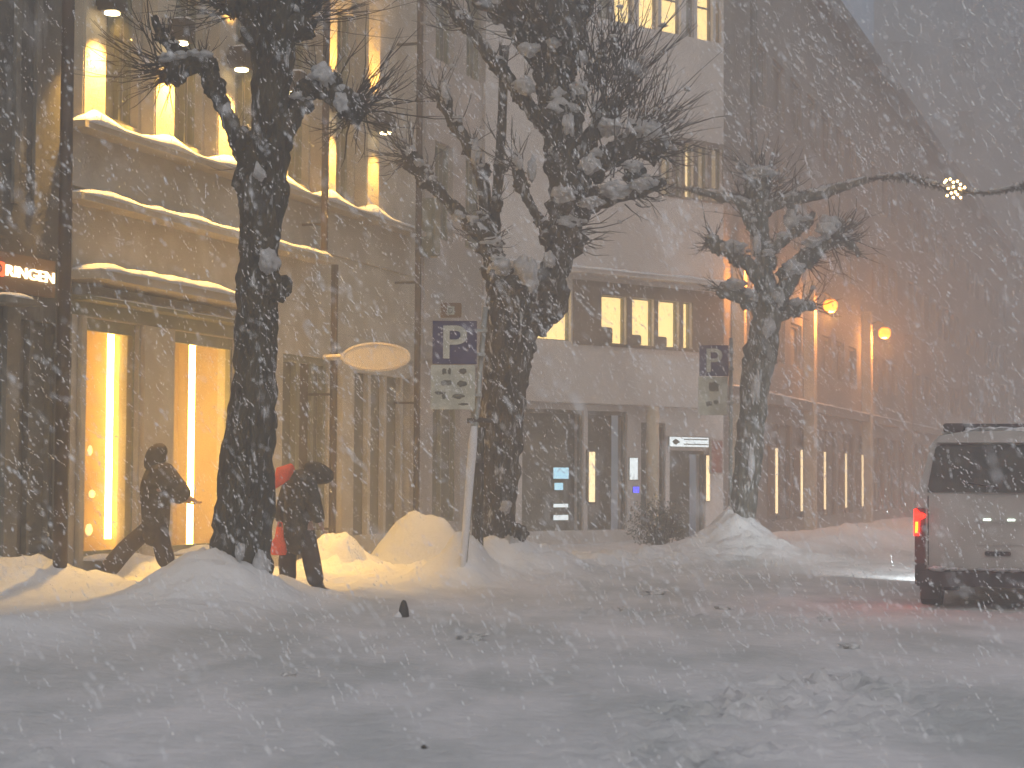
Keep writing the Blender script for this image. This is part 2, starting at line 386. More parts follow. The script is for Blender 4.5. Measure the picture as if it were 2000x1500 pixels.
# ledges and their snow
x655 = ax(652, 505, -.3)
MB().box(pil[0]-.42, xA1-.55, -.36, 0-.002, 5.93, 6.02).build('ledge', M_span, A)
MB().box(pil[0]-.45, x655, -.34, -.002, 5.0, 5.09).build('ledge', M_stone, A)
dr = lambda x: .15*max(math.exp(-.5*((x-p-.05)/.30)**2) for p in pil)
snow_strip(pil[0]-.40, xA1-.6, -.38, 6.02, .10, .36, 1.0, dr).build('snow', M_snow, A, smooth=True)
snow_strip(pil[0]-.44, x655, -.36, 5.09, .15, .34, 2.0).build('snow', M_snow, A, smooth=True)
cx0, cx1 = ax(188, 540, -.55), ax(520, 600, -.5)
cn = MB().box(cx0, cx1, -.62, -.002, 3.98, 4.10).build('canopy', M_span, A)
snow_strip(cx0, cx1, -.64, 4.10, .17, .6, 3.0).build('snow', M_snow, cn, smooth=True)
cn2 = MB().box(cx0+.25, cx1, -.30, -.002, 3.74, 3.80).build('ledge', M_olive, A)
snow_strip(cx0+.25, cx1, -.31, 3.80, .05, .28, 4.0).build('snow', M_snow, cn2, smooth=True)
MB().box(cx0+.25, cx1, -.05, -.003, 3.56, 3.738).build('fascia', M_olive, A)
# display windows: real recess with a back wall and a tube lamp
for wi, (W_, lpx, y0, y1) in enumerate(((W1, 217, 640, 1052), (W2, 376, 660, 1062))):
    a, b, c, d = W_
    fr = MB(); t = .06
    fr.box(a, a+t, .06, .14, c, d).box(b-t, b, .06, .14, c, d).box(a+t, b-t, .06, .14, c, c+t).box(a+t, b-t, .06, .14, d-.16, d)
    f = fr.build('window', M_olive, A)
    r = MB(); dp = 1.1
    r.box(a-.3, a-.24, .31, dp, c, d).box(b+.24, b+.3, .31, dp, c, d).box(a-.3, b+.3, dp, dp+.06, c-.06, d+.06).box(a-.24, b+.24, .31, dp, c-.06, c).box(a-.24, b+.24, .31, dp, d, d+.06)
    r.build('display_niche', M_room, A)
    lx, zt = FA.hit(lpx, y0, .42); _, zb = FA.hit(lpx, y1, .42)
    tl = MB().tube([(lx, .42, zb), (lx, .42, zt)], .048, 12).build('tube_lamp', M_led, A, smooth=False)
    MB().box(lx-.04, lx+.04, .38, .46, zt, d-.005).build('lamp_holder', M_box, tl)
    if wi == 0:
        for (qx, qy, w_, h_) in ((168, 880, .05, .10), (172, 965, .07, .08), (166, 1035, .08, .12)):
            x_, z_ = FA.hit(qx, qy, .8)
            v = MB().blob((x_+.1, .8, z_), w_*.7, w_*.7, h_*.7, .1, qx, 10, 7)  .build('display_lamp', M_win, A, smooth=True)
    else:
        for q in (.10, .18, .26):
            MB().box(a+q, a+q+.02, .5, .52, c+.02, d-.02).build('curtain_rod', M_pil, A)
    snow_strip(a-.05, b+.1, -.22, c-.04, .10, .30, 5.0+wi).build('snow', M_snow, A, smooth=True)
# piers of the ground floor
for (p0, p1, mt) in ((146, 160, M_pil), (270, 333, M_pil), (462, 545, M_stone)):
    MB().box(ax(p0, 850)+.02, ax(p1, 850)-.02, -.07, -.003, .0, 3.55).build('pier', mt, A, bevel=.01)
# doorway
a, b, c, d = D1; w_ = b-a
fr = MB(); fr.box(a, a+.1, .05, .15, c, d).box(b-.1, b, .05, .15, c, d).box(a+.1, b-.1, .05, .15, d-.12, d).box(a+w_*.36, a+w_*.44, .05, .15, c, d-.12).box(a+w_*.68, a+w_*.74, .05, .15, c, d-.12)
f = fr.build('door', M_olive, A)
MB().box(a+.1, b-.1, .16, .19, c, d-.12).build('pane', M_glass, f)
MB().box(a+w_*.44, a+w_*.68, .10, .14, c, d-.12).build('door_leaf', M_brown, f)
MB().tube([(a+w_*.48, .06, 1.0), (a+w_*.48, .06, 1.5)], .015, 8).build('handle', M_metal, f)
a, b, c, d = D2
fr = MB()
for q in (0, .28, .56, .86): fr.box(a+(b-a)*q, a+(b-a)*q+.12, .04, .14, c, d)
f = fr.build('window', M_stone, A); MB().box(a+.12, b, .15, .19, c, d).build('pane', M_glass, f)
for px in (668, 808):
    x_ = ax(px, 850); MB().box(x_-.22, x_+.22, -.10, -.003, 0, 3.6).build('pier', M_stone if px < 700 else M_grey, A, bevel=.012)
# downpipes
for px, py, z0, z1 in ((641, 300, 5.15, 13.9), (656, 850, .2, 4.95), (822, 500, .2, 13.9)):
    x_ = ax(px, py, -.5)
    pb = MB().tube([(x_, -.45, z0), (x_, -.45, z1)], .06, 10)
    z = z0+.4
    while z < z1: pb.box(x_-.035, x_+.035, -.42, -.005, z, z+.04); z += 2.2
    pb.build('downpipe', M_brown, A)
# block joints on the wall above the door
for z in (3.9, 4.3, 4.7): MB().box(ax(548), xA1, -.006, -.001, z, z+.012).build('joint', M_span, A)
# wall lamps, each a thing of its own
def wall_lamp(p, i):
    pos = FA.w(p+.02, -.24, 7.45)
    labels = ['dark box wall lamp nearest the dark brown pole, at the top left', 'dark box wall lamp on the second glowing pilaster, behind the left snowy knob',
              'dark box wall lamp just left of the big trunk on the third pilaster', 'dark box wall lamp just right of the big trunk',
              'dark box wall lamp beside the thin brown downpipe on the fifth pilaster', 'dark box wall lamp on the last glowing pilaster, behind the right twigs']
    e = empty('wall_lamp', pos, FA.phi, labels[i], 'wall lamp', 'wall lamps washing the pilasters')
    MB().box(-.15, .15, -.36, -.08, .05, .37).build('housing', M_box, e, bevel=.015)
    MB().box(-.05, .05, -.08, -.002, .14, .26).build('bracket', M_brown, e)
    MB().tube([(0, -.22, .02), (0, -.22, .048)], .10, 14).build('lens', M_lens, e)
    m_ = snow_strip(-.15, .15, -.36, .37, .07, .28, 20+i); m_.build('snow', M_snow, e, smooth=True)
    for up in (0, 1):
        l = bpy.data.lights.new('lamp_light', 'SPOT'); l.energy = (1100, 1100, 1050, 850, 560, 260)[i] if not up else 330; l.color = (1, .56, .11)
        l.spot_size = R(84); l.spot_blend = .9; l.shadow_soft_size = .06
        lo = bpy.data.objects.new('lamp_light', l); S.collection.objects.link(lo); lo.parent = e
        lo.location = (0, -.34, -.01 if not up else .47)
        lo.rotation_euler = (R(7), 0, 0) if not up else (R(172), 0, 0)
for i, p in enumerate(pil): wall_lamp(p, i)

# oval hanging sign
ox, oz = FA.hit(735, 697, -.6)
oc = P(735, 697, 30.6)
e = empty('oval_sign', oc, R(-8), 'cream oval shop sign on a wall bracket beside the pillar', 'sign')
pts = [(.56*math.cos(t), .235*math.sin(t)) for t in [2*math.pi*i/40 for i in range(40)]]
MB().prism(pts, -.05, .05).build('sign_board', M_cream, e)
ring = MB(); rp = [(.52*math.cos(t), -.055, .205*math.sin(t)) for t in [2*math.pi*i/40 for i in range(41)]]
ring.tube(rp, .008, 6, cap=False).build('rim', M_cream, e)
MB().tube([(-.55, 0, 0), (-.95, .45, .02)], .05, 8).build('bracket', M_cream, e)

# ================================================================== dark neighbour building on the left
N0 = empty('dark_shop_building', FA.o, FA.phi, 'dark grey shop building at the left edge beside the brown pole', 'building')
xn0, xn1 = xA0-9, ax(128)
rect_wall(MB(), xn0, xn1, 0, 14, [(ax(18, 800), ax(104, 800), .5, 3.4)], -.05, .25).build('wall', M_dark, N0)
a, b = ax(18, 800), ax(104, 800)
fr = MB(); fr.box(a, a+.06, .02, .1, .5, 3.4).box(b-.06, b, .02, .1, .5, 3.4).box((a+b)/2-.04, (a+b)/2+.04, .02, .1, .5, 3.4)
f = fr.build('window', M_dark2, N0); MB().box(a, b, .11, .15, .5, 3.4).build('pane', M_dark2, f)
for px in (8, 110): x_ = ax(px, 800); MB().box(x_-.14, x_+.14, -.12, -.052, 0, 3.6).build('pier', M_dark2, N0)
for px in (22, 62): x_ = ax(px, 200); MB().box(x_-.05, x_+.05, -.10, -.052, 4.8, 14).build('cladding_rib', M_dark2, N0)
cn = MB().box(ax(-60), ax(66, 580, -.4), -.5, -.052, 3.52, 3.6).build('ledge', M_dark2, N0)
snow_strip(ax(-60), ax(66, 580, -.4), -.5, 3.6, .1, .44, 9).build('snow', M_snow, cn, smooth=True)
# lit letter sign
sx0, sz = FA.hit(15, 527, -.19); sx1, _ = FA.hit(109, 527, -.19)
e = empty('letter_sign', FA.w(sx0, -.17, sz), FA.phi, 'glowing shop sign reading RINGEN beside a red lit box', 'sign')
MB().box(-1.4, sx1-sx0+.05, .02, .1, -.24, .22).build('sign_board', M_signbk, e)
def text_mesh(s, name, m, parent, w=None, h=None, depth=.02, loc=(0, 0, 0), anchor='l'):
    cu = bpy.data.curves.new(name, 'FONT'); cu.body = s; cu.extrude = .5; cu.offset = .012
    o = bpy.data.objects.new(name, cu); S.collection.objects.link(o)
    me = bpy.data.meshes.new_from_object(o.evaluated_get(bpy.context.evaluated_depsgraph_get()))
    bpy.data.objects.remove(o)
    xsv = [v.co.x for v in me.vertices]; ysv = [v.co.y for v in me.vertices]; x0, x1, y0, y1 = min(xsv), max(xsv), min(ysv), max(ysv)
    sy = (h or 1)/(y1-y0); sx = w/(x1-x0) if w else sy
    for v in me.vertices:
        x, y, z = v.co
        v.co = ((x-x0)*sx + loc[0] - (0 if anchor == 'l' else (x1-x0)*sx/2), -z*depth + loc[1], (y-y0)*sy + loc[2])
    me.name = name; me.materials.clear(); me.materials.append(m)
    o = bpy.data.objects.new(name, me); S.collection.objects.link(o); o.parent = parent; return o
text_mesh('RINGEN', 'lettering', M_letter, e, w=sx1-sx0, h=.135, loc=(0, 0, -.067))
rb = MB().box(-.36, -.05, -.02, .018, -.085, .085).build('red_box', M_redbox, e, bevel=.01)
text_mesh('O', 'lettering', M_signbk, e, w=.10, h=.10, loc=(-.24, -.03, -.05))
# brown pole between the two shopfronts
p0 = P(117, 1118, 23.0); p1 = P(134, 0, 23.0)
e = empty('brown_pole', (p0.x, p0.y, 0), 0, 'tall dark brown pole rising from the snow left of the lit window', 'pole')
dlt = p1-p0
pm = MB(); pm.tube([Vector((0, 0, -.1)), Vector((dlt.x*1.2, 0, dlt.z*1.2))], [.085, .075], 14)
pm.build('pole', M_brown, e, smooth=True)
MB().tube([(dlt.x*.4, 0, dlt.z*.4), (dlt.x*.412, 0, dlt.z*.412+.04)], .10, 14).build('collar', M_brown, e)

# ================================================================== grey building between shop and corner
G = empty('grey_building', FA.o, FA.phi, 'pinkish grey building behind the forked tree and round snow heap', 'building')
gx0, gx1 = ax(830), 24.0
gw = [(gx0+.5, gx0+1.5, 6.1, 8.0), (gx0+2.2, gx0+3.2, 6.1, 8.0), (gx0+.5, gx0+1.5, 9.6, 11.4), (gx0+2.2, gx0+3.2, 9.6, 11.4), (gx0+.5, gx0+2.0, .6, 3.1), (gx0+2.6, gx0+3.8, .6, 3.1)]
rect_wall(MB(), gx0, gx1, 0, 14, gw, .02, .32).build('wall', M_grey, G)
for (a, b, c, d) in gw:
    fr = MB().box(a, a+.07, .14, .22, c, d).box(b-.07, b, .14, .22, c, d).box(a+.07, b-.07, .14, .22, c, c+.07).box(a+.07, b-.07, .14, .22, d-.07, d).box((a+b)/2-.03, (a+b)/2+.03, .14, .22, c+.07, d-.07)
    f = fr.build('window', M_olive, G); MB().box(a+.07, b-.07, .23, .25, c+.07, d-.07).build('pane', M_glass, f)
l_ = FA.hit(845, 445, -.2)
MB().box(l_[0]-.18, l_[0]+.18, -.3, .018, l_[1]-.55, l_[1]+.55).build('wall_panel', M_olive, G, bevel=.03)
MB().box(gx0, gx1, -.1, .018, 3.7, 3.85).build('ledge', M_grey, G)

# ================================================================== corner office building (B facade and C facade)
B = empty('corner_building', FB.o, FB.phi, 'pale corner office building with lit ribbon windows and orange street lamps on its long side', 'building')
bh = FB.hit
def bwin(px0, px1, py0, py1):
    a, zt = bh(px0, py0); b, _ = bh(px1, py0); _, zb = bh(px0, py1); return a, b, zb, zt
z5b = bh(1200, 672)[1]; z5t = bh(1200, 578)[1]
low = [(bh(p, 620)[0], bh(q, 620)[0], z5b, z5t) for p, q in ((1040, 1115), (1173, 1223), (1233, 1277), (1284, 1326), (1333, 1351))]
zmb, zmt = bh(1330, 384)[1], bh(1330, 278)[1]
midw = [(bh(p, 330)[0], bh(q, 330)[0], zmb, zmt) for p, q in ((1290, 1312), (1318, 1331), (1336, 1354), (1362, 1382), (1388, 1410))]
ztb = bh(1300, 62)[1]
top = [(bh(p, 40)[0], bh(q, 40)[0], ztb, ztb+1.6) for p, q in ((1168, 1196), (1200, 1238), (1248, 1285), (1292, 1330), (1340, 1356), (1362, 1392), (1398, 1424))]
top = [(a, min(b, cornB-.08), c, d) for a, b, c, d in top]
shop = [(bh(1020, 900)[0], bh(1140, 900)[0], .35, bh(1100, 800)[1]), (bh(1148, 900)[0], bh(1225, 900)[0], .35, bh(1100, 800)[1]), (bh(1252, 900)[0], bh(1300, 900)[0], .35, 2.7), (bh(1308, 900)[0], bh(1378, 900)[0], .15, bh(1340, 880)[1])]
rect_wall(MB(), -.5, cornB, 0, 17, low+midw+top+shop).build('wall', M_white, B)
# darker window bands, projecting a little around the panes
def band(x0, x1, z0, z1, holes, y=-.03):
    rect_wall(MB(), x0, x1, z0, z1, [h for h in holes], y, -.003).build('window_band', M_band, B)
band(bh(1118, 620)[0], cornB-.02, z5b-.06, z5t+.28, low[1:])
band(bh(1286, 330)[0], cornB-.02, zmb-.05, zmt+.1, midw)
for k, ws in enumerate((low, midw, top)):
    for i, (a, b, c, d) in enumerate(ws):
        t = .025
        fr = MB().box(a, a+t, .08, .16, c, d).box(b-t, b, .08, .16, c, d).box(a+t, b-t, .08, .16, c, c+t).box(a+t, b-t, .08, .16, d-t, d)
        f = fr.build('window', M_olive if k < 2 else M_band, B)
        mt = M_win if k == 0 else (M_win2 if k == 1 and i == 2 else (M_win3 if k == 1 else (M_win if i in (1, 2, 3, 5, 6) else M_blind)))
        MB().box(a+t, b-t, .165, .18, c+t, d-t).build('pane', mt, f)
        if k == 0 and i in (1, 2, 3):
            w_ = b-a
            MB().box(a+t+w_*.05, a+w_*.62, .10, .15, c+t, c+.25+.12*(i == 1)).build('desk_screen', M_band, f, bevel=.03)
        if k == 2 and i in (1, 2, 3, 5):
            MB().box(a+t, b-t, .10, .13, c+.75, c+.79).build('transom', M_band, f)
zl = bh(1200, 535)[1]
lg = MB().box(-.4, cornB+.1, -.45, -.002, zl-.09, zl).build('ledge', M_white, B)
snow_strip(-.4, cornB+.1, -.46, zl, .1, .44, 12).build('snow', M_snow, lg, smooth=True)
zf0, zf1 = bh(1200, 792)[1], bh(1200, 690)[1]
MB().box(bh(1000, 740)[0], bh(1375, 740)[0], -.32, -.002, zf0, zf1).build('fascia', M_white, B, bevel=.02)
for (a, b, c, d) in shop:
    fr = MB().box(a, a+.06, .06, .14, c, d).box(b-.06, b, .06, .14, c, d).box(a+.06, b-.06, .06, .14, d-.08, d)
    f = fr.build('shop_window', M_dark2, B); MB().box(a+.06, b-.06, .45, .5, c, d).build('pane', M_dark2, f)
MB().box(shop[0][0], shop[1][1], .51, .6, 0, 3).build('backing', M_dark2, B)
x_ = bh(1237, 950)[0]
MB().tube([(x_, -.6, -.1), (x_, -.6, bh(1237, 795)[1]-.01)], .14, 16).build('column', M_pil, B, smooth=True)
def b_item(name, m, px0, px1, py0, py1, y, dep, label, cat, bev=.01):
    a, zt = bh(px0, py0, y); b, _ = bh(px1, py0, y); _, zb = bh(px0, py1, y)
    e_ = empty(name, FB.w((a+b)/2, y, zb), FB.phi, label, cat)
    return e_, b-a, zt-zb, dep
def simple_box(e_, w_, h_, dep, mf, mface, inset=.02):
    MB().box(-w_/2, w_/2, 0, dep, 0, h_).build('casing', mf, e_, bevel=.008)
    return MB().box(-w_/2+inset, w_/2-inset, -.012, -.002, inset, h_-inset).build('display_face', mface, e_)
# screens and lit signs along the ground floor
for (n_, m_, a0, a1, b0, b1, lab) in (
    ('display_screen', M_scr, 1080, 1111, 912, 936, 'cyan lit screen inside the dark window, upper of the stack'),
    ('display_screen', M_scr, 1082, 1100, 942, 958, 'small pale blue screen under the cyan screen'),
    ('display_screen', M_scrw, 1080, 1110, 983, 992, 'thin dim white display below the cyan screen'),
    ('display_screen', M_scrw, 1080, 1110, 1005, 1017, 'bright white display lowest in the dark window')):
    e_, w_, h_, dp = b_item(n_, m_, a0, a1, b0, b1, .30, .05, lab, 'screen'); simple_box(e_, w_, h_, .05, M_dark2, m_, .012)
e_, w_, h_, dp = b_item('light_column', M_strip, 1147, 1165, 878, 985, -.05, .08, 'pale yellow lit upright between the dark shop windows', 'light')
simple_box(e_, w_, h_, .04, M_dark2, M_strip, .05)
e_, w_, h_, dp = b_item('column_notice', M_scrw, 1229, 1246, 893, 938, -.79, .03, 'white lit notice on the round column', 'notice')
simple_box(e_, w_, h_, .03, M_metal, M_scrw, .015)
e_, w_, h_, dp = b_item('blue_indicator', M_scrb, 1236, 1248, 950, 963, -.79, .03, 'small blue indicator light on the column below the notice', 'light')
simple_box(e_, w_, h_, .03, M_metal, M_scrb, .01)
e_, w_, h_, dp = b_item('arrow_sign', M_scrw, 1307, 1384, 852, 873, -.3, .06, 'long lit white sign with a dark arrow and green lines above the entrance', 'sign')
simple_box(e_, w_, h_, .06, M_metal, M_scrw, .014)
MB().prism([(-w_*.44, h_*.5), (-w_*.36, h_*.78), (-w_*.24, h_*.5), (-w_*.36, h_*.22)], -.03, -.014).build('arrow', M_sdark, e_)
MB().box(-w_*.14, w_*.46, -.03, -.014, h_*.70, h_*.80).box(-w_*.14, w_*.46, -.03, -.014, h_*.24, h_*.34).build('print_lines', M_bush, e_)
e_, w_, h_, dp = b_item('light_strip', M_strip, 1378, 1387, 888, 980, -.08, .04, 'slim warm light strip at the entrance under the arrow sign', 'light')
simple_box(e_, w_, h_, .04, M_dark2, M_strip, .02)
M_rsign = mat('faded red sign', (.30, .10, .08), .7, (.36, .22, .18), 5, 4)
e_, w_, h_, dp = b_item('red_sign', M_rsign, 1388, 1412, 858, 925, -.25, .05, 'small faded red sign right of the arrow sign', 'sign')
simple_box(e_, w_, h_, .05, M_grey, M_rsign, .03)

# C facade, along the street (children of the same building)
fc = FC; ch_ = fc.hit
dphi = FC.phi - FB.phi; offC = FB.I @ FC.o
MC = Matrix.Translation(offC) @ Matrix.Rotation(dphi, 4, 'Z')     # C-local -> B-local
LC = 95.0
cpil = [ch_(1430, 650)[0]+.15]; 
for px in (1572, 1685): cpil.append(ch_(px, 700)[0])
spc = cpil[2]-cpil[1]
while cpil[-1]+spc < LC: cpil.append(cpil[-1]+spc)
cw = []
storeys = [(4.5, 5.7), (7.7, 9.2), (10.9, 12.4), ]
xx = .9
while xx < LC-2:
    for z0, z1 in storeys:
        if not any(abs(xx+.8-p) < 1.0 for p in cpil): cw.append((xx, xx+1.6, z0, z1))
    xx += 2.4
gnd = []
strips_px = (1502, 1552, 1598, 1640, 1673)
sxs = [ch_(p, 940)[0] for p in strips_px]
for a, b in zip(sxs, sxs[1:]): gnd.append((a+.35, b-.35, .4, 2.9))
gnd += [(sxs[-1]+.35+3.2*i, sxs[-1]+3+3.2*i, .4, 2.9) for i in range(12)]
rect_wall(MB(), 0, LC, 0, 15.2, cw+gnd).build('wall', M_cfac, B, M=MC)
MB().box(0, LC, .4, .5, 0, 15.2).build('inner_wall', M_dark2, B, M=MC)
MB().box(-.2, LC, -.5, .6, 15.2, 15.7).build('roof', M_roof, B, M=MC)
MB().box(0, LC, -.25, -.002, 3.35, 3.6).build('ledge', M_cfac, B, M=MC)
snow_strip(0, 40, -.26, 3.6, .08, .24, 30).build('snow', M_snow, B, smooth=True, M=MC)
for ip, p in enumerate(cpil): MB().box(p-.22, p+.22, -.30, -.255, .0, 7.0).box(p-.2, p+.2, -.252, -.002, .0, 7.0).build('pilaster', M_pil if ip < 3 else M_cfac, B, M=MC)  # pilasters past the third take the wall grey, haze fading put into colour
for (a, b, c, d) in cw[:66]:
    t = .08
    fr = MB().box(a, a+t, .1, .18, c, d).box(b-t, b, .1, .18, c, d).box(a+t, b-t, .1, .18, c, c+t).box(a+t, b-t, .1, .18, d-t, d)
    f = fr.build('window', M_cfac, B, M=MC); MB().box(a+t, b-t, .19, .22, c+t, d-t).build('pane', M_cwin, f, M=MC)
for (a, b, c, d) in gnd:
    f = MB().box(a, a+.08, .06, .14, c, d).box(b-.08, b, .06, .14, c, d).box((a+b)/2-.04, (a+b)/2+.04, .06, .14, c, d).build('shop_window', M_band, B, M=MC)
    MB().box(a+.08, b-.08, .16, .2, c, d).build('pane', M_cwin, f, M=MC)
# pipe at the corner
xp = ch_(1476, 150, -.5)[0]
MB().tube([(xp, -.45, 3.8), (xp, -.45, 15.1)], .085, 10).build('downpipe', M_roof, B, M=MC)
# slim lit strips in the arcade
labs = ['nearest slim light strip beside the third tree trunk', 'second slim light strip from the third tree', 'middle of the five slim light strips under the arcade',
        'fourth slim light strip, fainter', 'farthest slim light strip, closest to the van']
proto = None
for i, (x_, px) in enumerate(zip(sxs, strips_px)):
    loc = fc.w(x_, -.18, 0.55)
    if proto is None:
        e_ = proto = empty('arcade_light', loc, fc.phi)
        MB().box(-.22, .22, .0, .17, 0, 1.75).build('casing', M_band, e_)
        MB().box(-.09, .09, -.03, -.003, .05, 1.70).build('tube_light', M_strip, e_)
    else: e_ = copy_tree(proto); e_.location = loc
    tag(e_, labs[i], 'light', 'slim light strips along the arcade')
# orange street lamps on arms
protoL = None
labL = ['orange street lamp glowing behind the forks of the third tree', 'orange street lamp right of the third tree, middle one', 'farthest orange street lamp, lowest and nearest the van']
for i, (px, py) in enumerate(((1470, 533), (1609, 594), (1712, 645))):
    x_ = cpil[i]
    zt = 6.32
    loc = fc.w(x_, -.30, zt)
    if protoL is None:
        e_ = protoL = empty('street_lamp', loc, fc.phi)
        MB().tube([(0, .0, .28), (0, -.18, .36), (0, -.36, .30), (0, -.42, .16)], .03, 8).build('arm', M_box, e_, smooth=True)
        MB().tube([(0, -.42, .20), (0, -.42, .16), (0, -.42, .135)], [.04, .09, .11], 16).build('shade', M_box, e_)
        MB().blob((0, -.42, -.02), .20, .20, .19, 0.0, 0, 16, 11).build('globe', M_orange, e_, smooth=True)
        l = bpy.data.lights.new('street_light', 'POINT'); l.energy = 300; l.color = (1, .36, .07); l.shadow_soft_size = .12
        lo = bpy.data.objects.new('street_light', l); S.collection.objects.link(lo); lo.parent = e_; lo.location = (0, -.42, -.28)
    else: e_ = copy_tree(protoL); e_.location = loc
    tag(e_, labL[i], 'street lamp', 'orange street lamps along the facade')

# ================================================================== far buildings fading in the snow
def far_building(px, Y, w_, d_, h_, rz, cols, zrow, label):
    p = P(px, 900, Y)
    e_ = empty('far_building', (p.x, Y, 0), rz, label, 'building')
    hs = [(-w_/2+a, -w_/2+a+1.3, z, z+2.2) for a in cols for z in zrow]
    rect_wall(MB(), -w_/2, w_/2, 0, h_, hs, 0, .4).build('wall', M_far, e_)
    MB().box(-w_/2, w_/2, .5, d_, 0, h_-.02).build('body', M_far, e_)
    MB().box(-w_/2-.4, w_/2+.4, -.4, d_, h_+.003, h_+.6).build('roof', M_roof, e_)
    for (a, b, c, d) in hs:
        f = MB().box(a, b, .2, .26, c, c+.1).box(a, b, .2, .26, d-.1, d).box((a+b)/2-.05, (a+b)/2+.05, .2, .26, c+.1, d-.1).build('window', M_band, e_)
        MB().box(a, b, .28, .3, c, d).build('pane', M_glass, f)
far_building(1910, 118, 12.5, 14, 35, R(-14), (1.0, 4.9, 8.6), (3.2, 8.0, 13.0, 17.6, 22.2, 26.8), 'tall faint building almost lost in the snowfall at the right')

# ================================================================== trees
def knob_snow(mb, px, py, Y, r, seed, flat=.75):
    c = P(px, py, Y); mb.blob(c, r, r*.9, r*flat, .22, seed, 14, 9)
def make_tree(name, Y0, base_px, trunk, limbs, knobs, snows, twigs, mbark, label, sca=1.0, snow_amt=.5, seed=1, limb_snow=True):
    rnd = random.Random(seed); k = Y0/F
    b0 = P(base_px[0], base_px[1], Y0); base = Vector((b0.x, Y0, 0)); root = empty(name, base, 0, label, 'tree')
    T = MB(); SNW = MB(); TW = MB()
    def conv(pl, sub=7):
        out = []
        for q in spline([tuple(p) if len(p) == 4 else tuple(p)+(0,) for p in pl], sub):
            p = P(q[0], q[1], Y0+q[3]); out.append((p-base, q[2]*k))
        return out
    c = conv(trunk, 9); T.tube([q[0] for q in c], [q[1] for q in c], 26, True, .16, seed, 5.5)
    for li, lb in enumerate(limbs):
        c = conv(lb); pts = [q[0] for q in c]; rs = [q[1] for q in c]
        T.tube(pts, rs, 14, True, .42, seed+li, 10)
        for q_ in range(max(2, len(pts)//6)):
            j_ = rnd.randrange(2, len(pts)-1); rr_ = rs[j_]*rnd.uniform(.9, 1.45)
            T.blob(pts[j_]+Vector((rnd.uniform(-.5, .5), rnd.uniform(-.5, .5), rnd.uniform(-.4, .4)))*rs[j_], rr_, rr_, rr_*rnd.uniform(.7, 1.2), .4, li+q_*3.3+seed, 12, 8, 5)
            if rnd.random() < .75: twigs = list(twigs) + [(None, pts[j_], rnd.randint(3, 7), rnd.uniform(-30, 60), rnd.uniform(100, 210), rnd.uniform(35, 75), 0, 8)]
            if rnd.random() < snow_amt:
                hh_ = rr_*rnd.uniform(.40, .80)
                SNW.blob(pts[j_]+Vector((rnd.uniform(-.2, .2)*rr_, -rr_*.5, rr_*.75)), hh_*rnd.uniform(.9, 1.4), hh_, hh_*.7, .5, q_+li*2.1, 14, 9, 3.4)
        if limb_snow:
            i = 0
            while i < len(pts)-4:
                L = rnd.randint(4, 9); seg = pts[i:i+L]; sr = rs[i:i+L]
                if len(seg) > 2 and rnd.random() < snow_amt:
                    dr_ = (seg[-1]-seg[0]).normalized()
                    if abs(dr_.z) < .93:
                        n_ = len(seg)
                        SNW.tube([s_+Vector((0, -r_*.15, r_*.62)) for s_, r_ in zip(seg, sr)],
                                 [max(.008, r_*.72*math.sin(math.pi*(j+.35)/(n_-.3))**.5) for j, r_ in enumerate(sr)], 10, True, .35, seed+li+i, 9)
                i += L
    for (px, py, r, dy) in knobs:
        T.blob(P(px, py, Y0+dy)-base, r*k, r*k, r*k, .38, px*.01+seed, 18, 12, 5.0)
    for (px, py, rx, rz, dy) in snows:
        for q in range(3):
            SNW.blob(P(px+rnd.uniform(-.4, .4)*rx, py+rnd.uniform(-.3, .3)*rz, Y0+dy+rnd.uniform(-.4, .4)*rx*k)-base, rx*k*rnd.uniform(.5, .85), rx*k*.7, rz*k*rnd.uniform(.55, .85), .45, px*.013+seed+q*7, 18, 12, 3.2)
    # shoots: (px, py, n, angle range deg in the picture plane, length px, depth)
    for tw_ in twigs:
        if tw_[0] is None: _, o_, n_, a0, a1, ln, dy, rr = tw_
        else: px, py, n_, a0, a1, ln, dy, rr = tw_; o_ = P(px, py, Y0+dy)-base
        for i in range(int(n_*.8)):
            an = R(rnd.uniform(a0, a1)); L = ln*k*rnd.uniform(.55, 1.15); dd = rnd.uniform(-.6, .6)
            d = Vector((math.cos(an), dd, math.sin(an))).normalized()
            st = o_ + Vector((rnd.uniform(-1, 1), rnd.uniform(-1, 1), rnd.uniform(-1, 1)))*rr*k
            cur = Vector((rnd.uniform(-.35, .35), rnd.uniform(-.3, .3), rnd.uniform(-.15, .6)))
            wb = Vector((rnd.uniform(-1, 1), rnd.uniform(-1, 1), rnd.uniform(-1, 1)))*.05*L
            pts = [st + d*L*t + cur*L*t*t + wb*math.sin(t*6.3) for t in (0, .25, .5, .75, 1)]
            w0 = rnd.uniform(.0045, .010)*sca
            TW.tube(pts, [w0*1.3, w0, w0*.8, w0*.6, w0*.3], 4, False)
            if snow_amt > .5 and rnd.random() < .22:
                j = rnd.choice((1, 2, 3)); h_ = rnd.uniform(.018, .042)
                SNW.blob(pts[j]+Vector((0, 0, h_*.4)), h_*1.5, h_, h_*.8, .5, i*.7, 9, 6)
            for rep_ in range(rnd.choice((0, 1, 1, 2))):
                j = rnd.choice((1, 2, 3)); s2 = pts[j]; d2 = (d + Vector((rnd.uniform(-.6, .6), rnd.uniform(-.4, .4), rnd.uniform(-.3, .7)))).normalized()
                TW.tube([s2, s2+d2*L*.25, s2+d2*L*.5+Vector((0, 0, .03))], [w0*.7, w0*.5, w0*.25], 4, False)
    T.build('trunk', mbark, root, smooth=True)
    TW.build('crown', M_twig, root)
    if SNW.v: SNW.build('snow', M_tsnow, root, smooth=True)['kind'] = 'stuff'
    return root
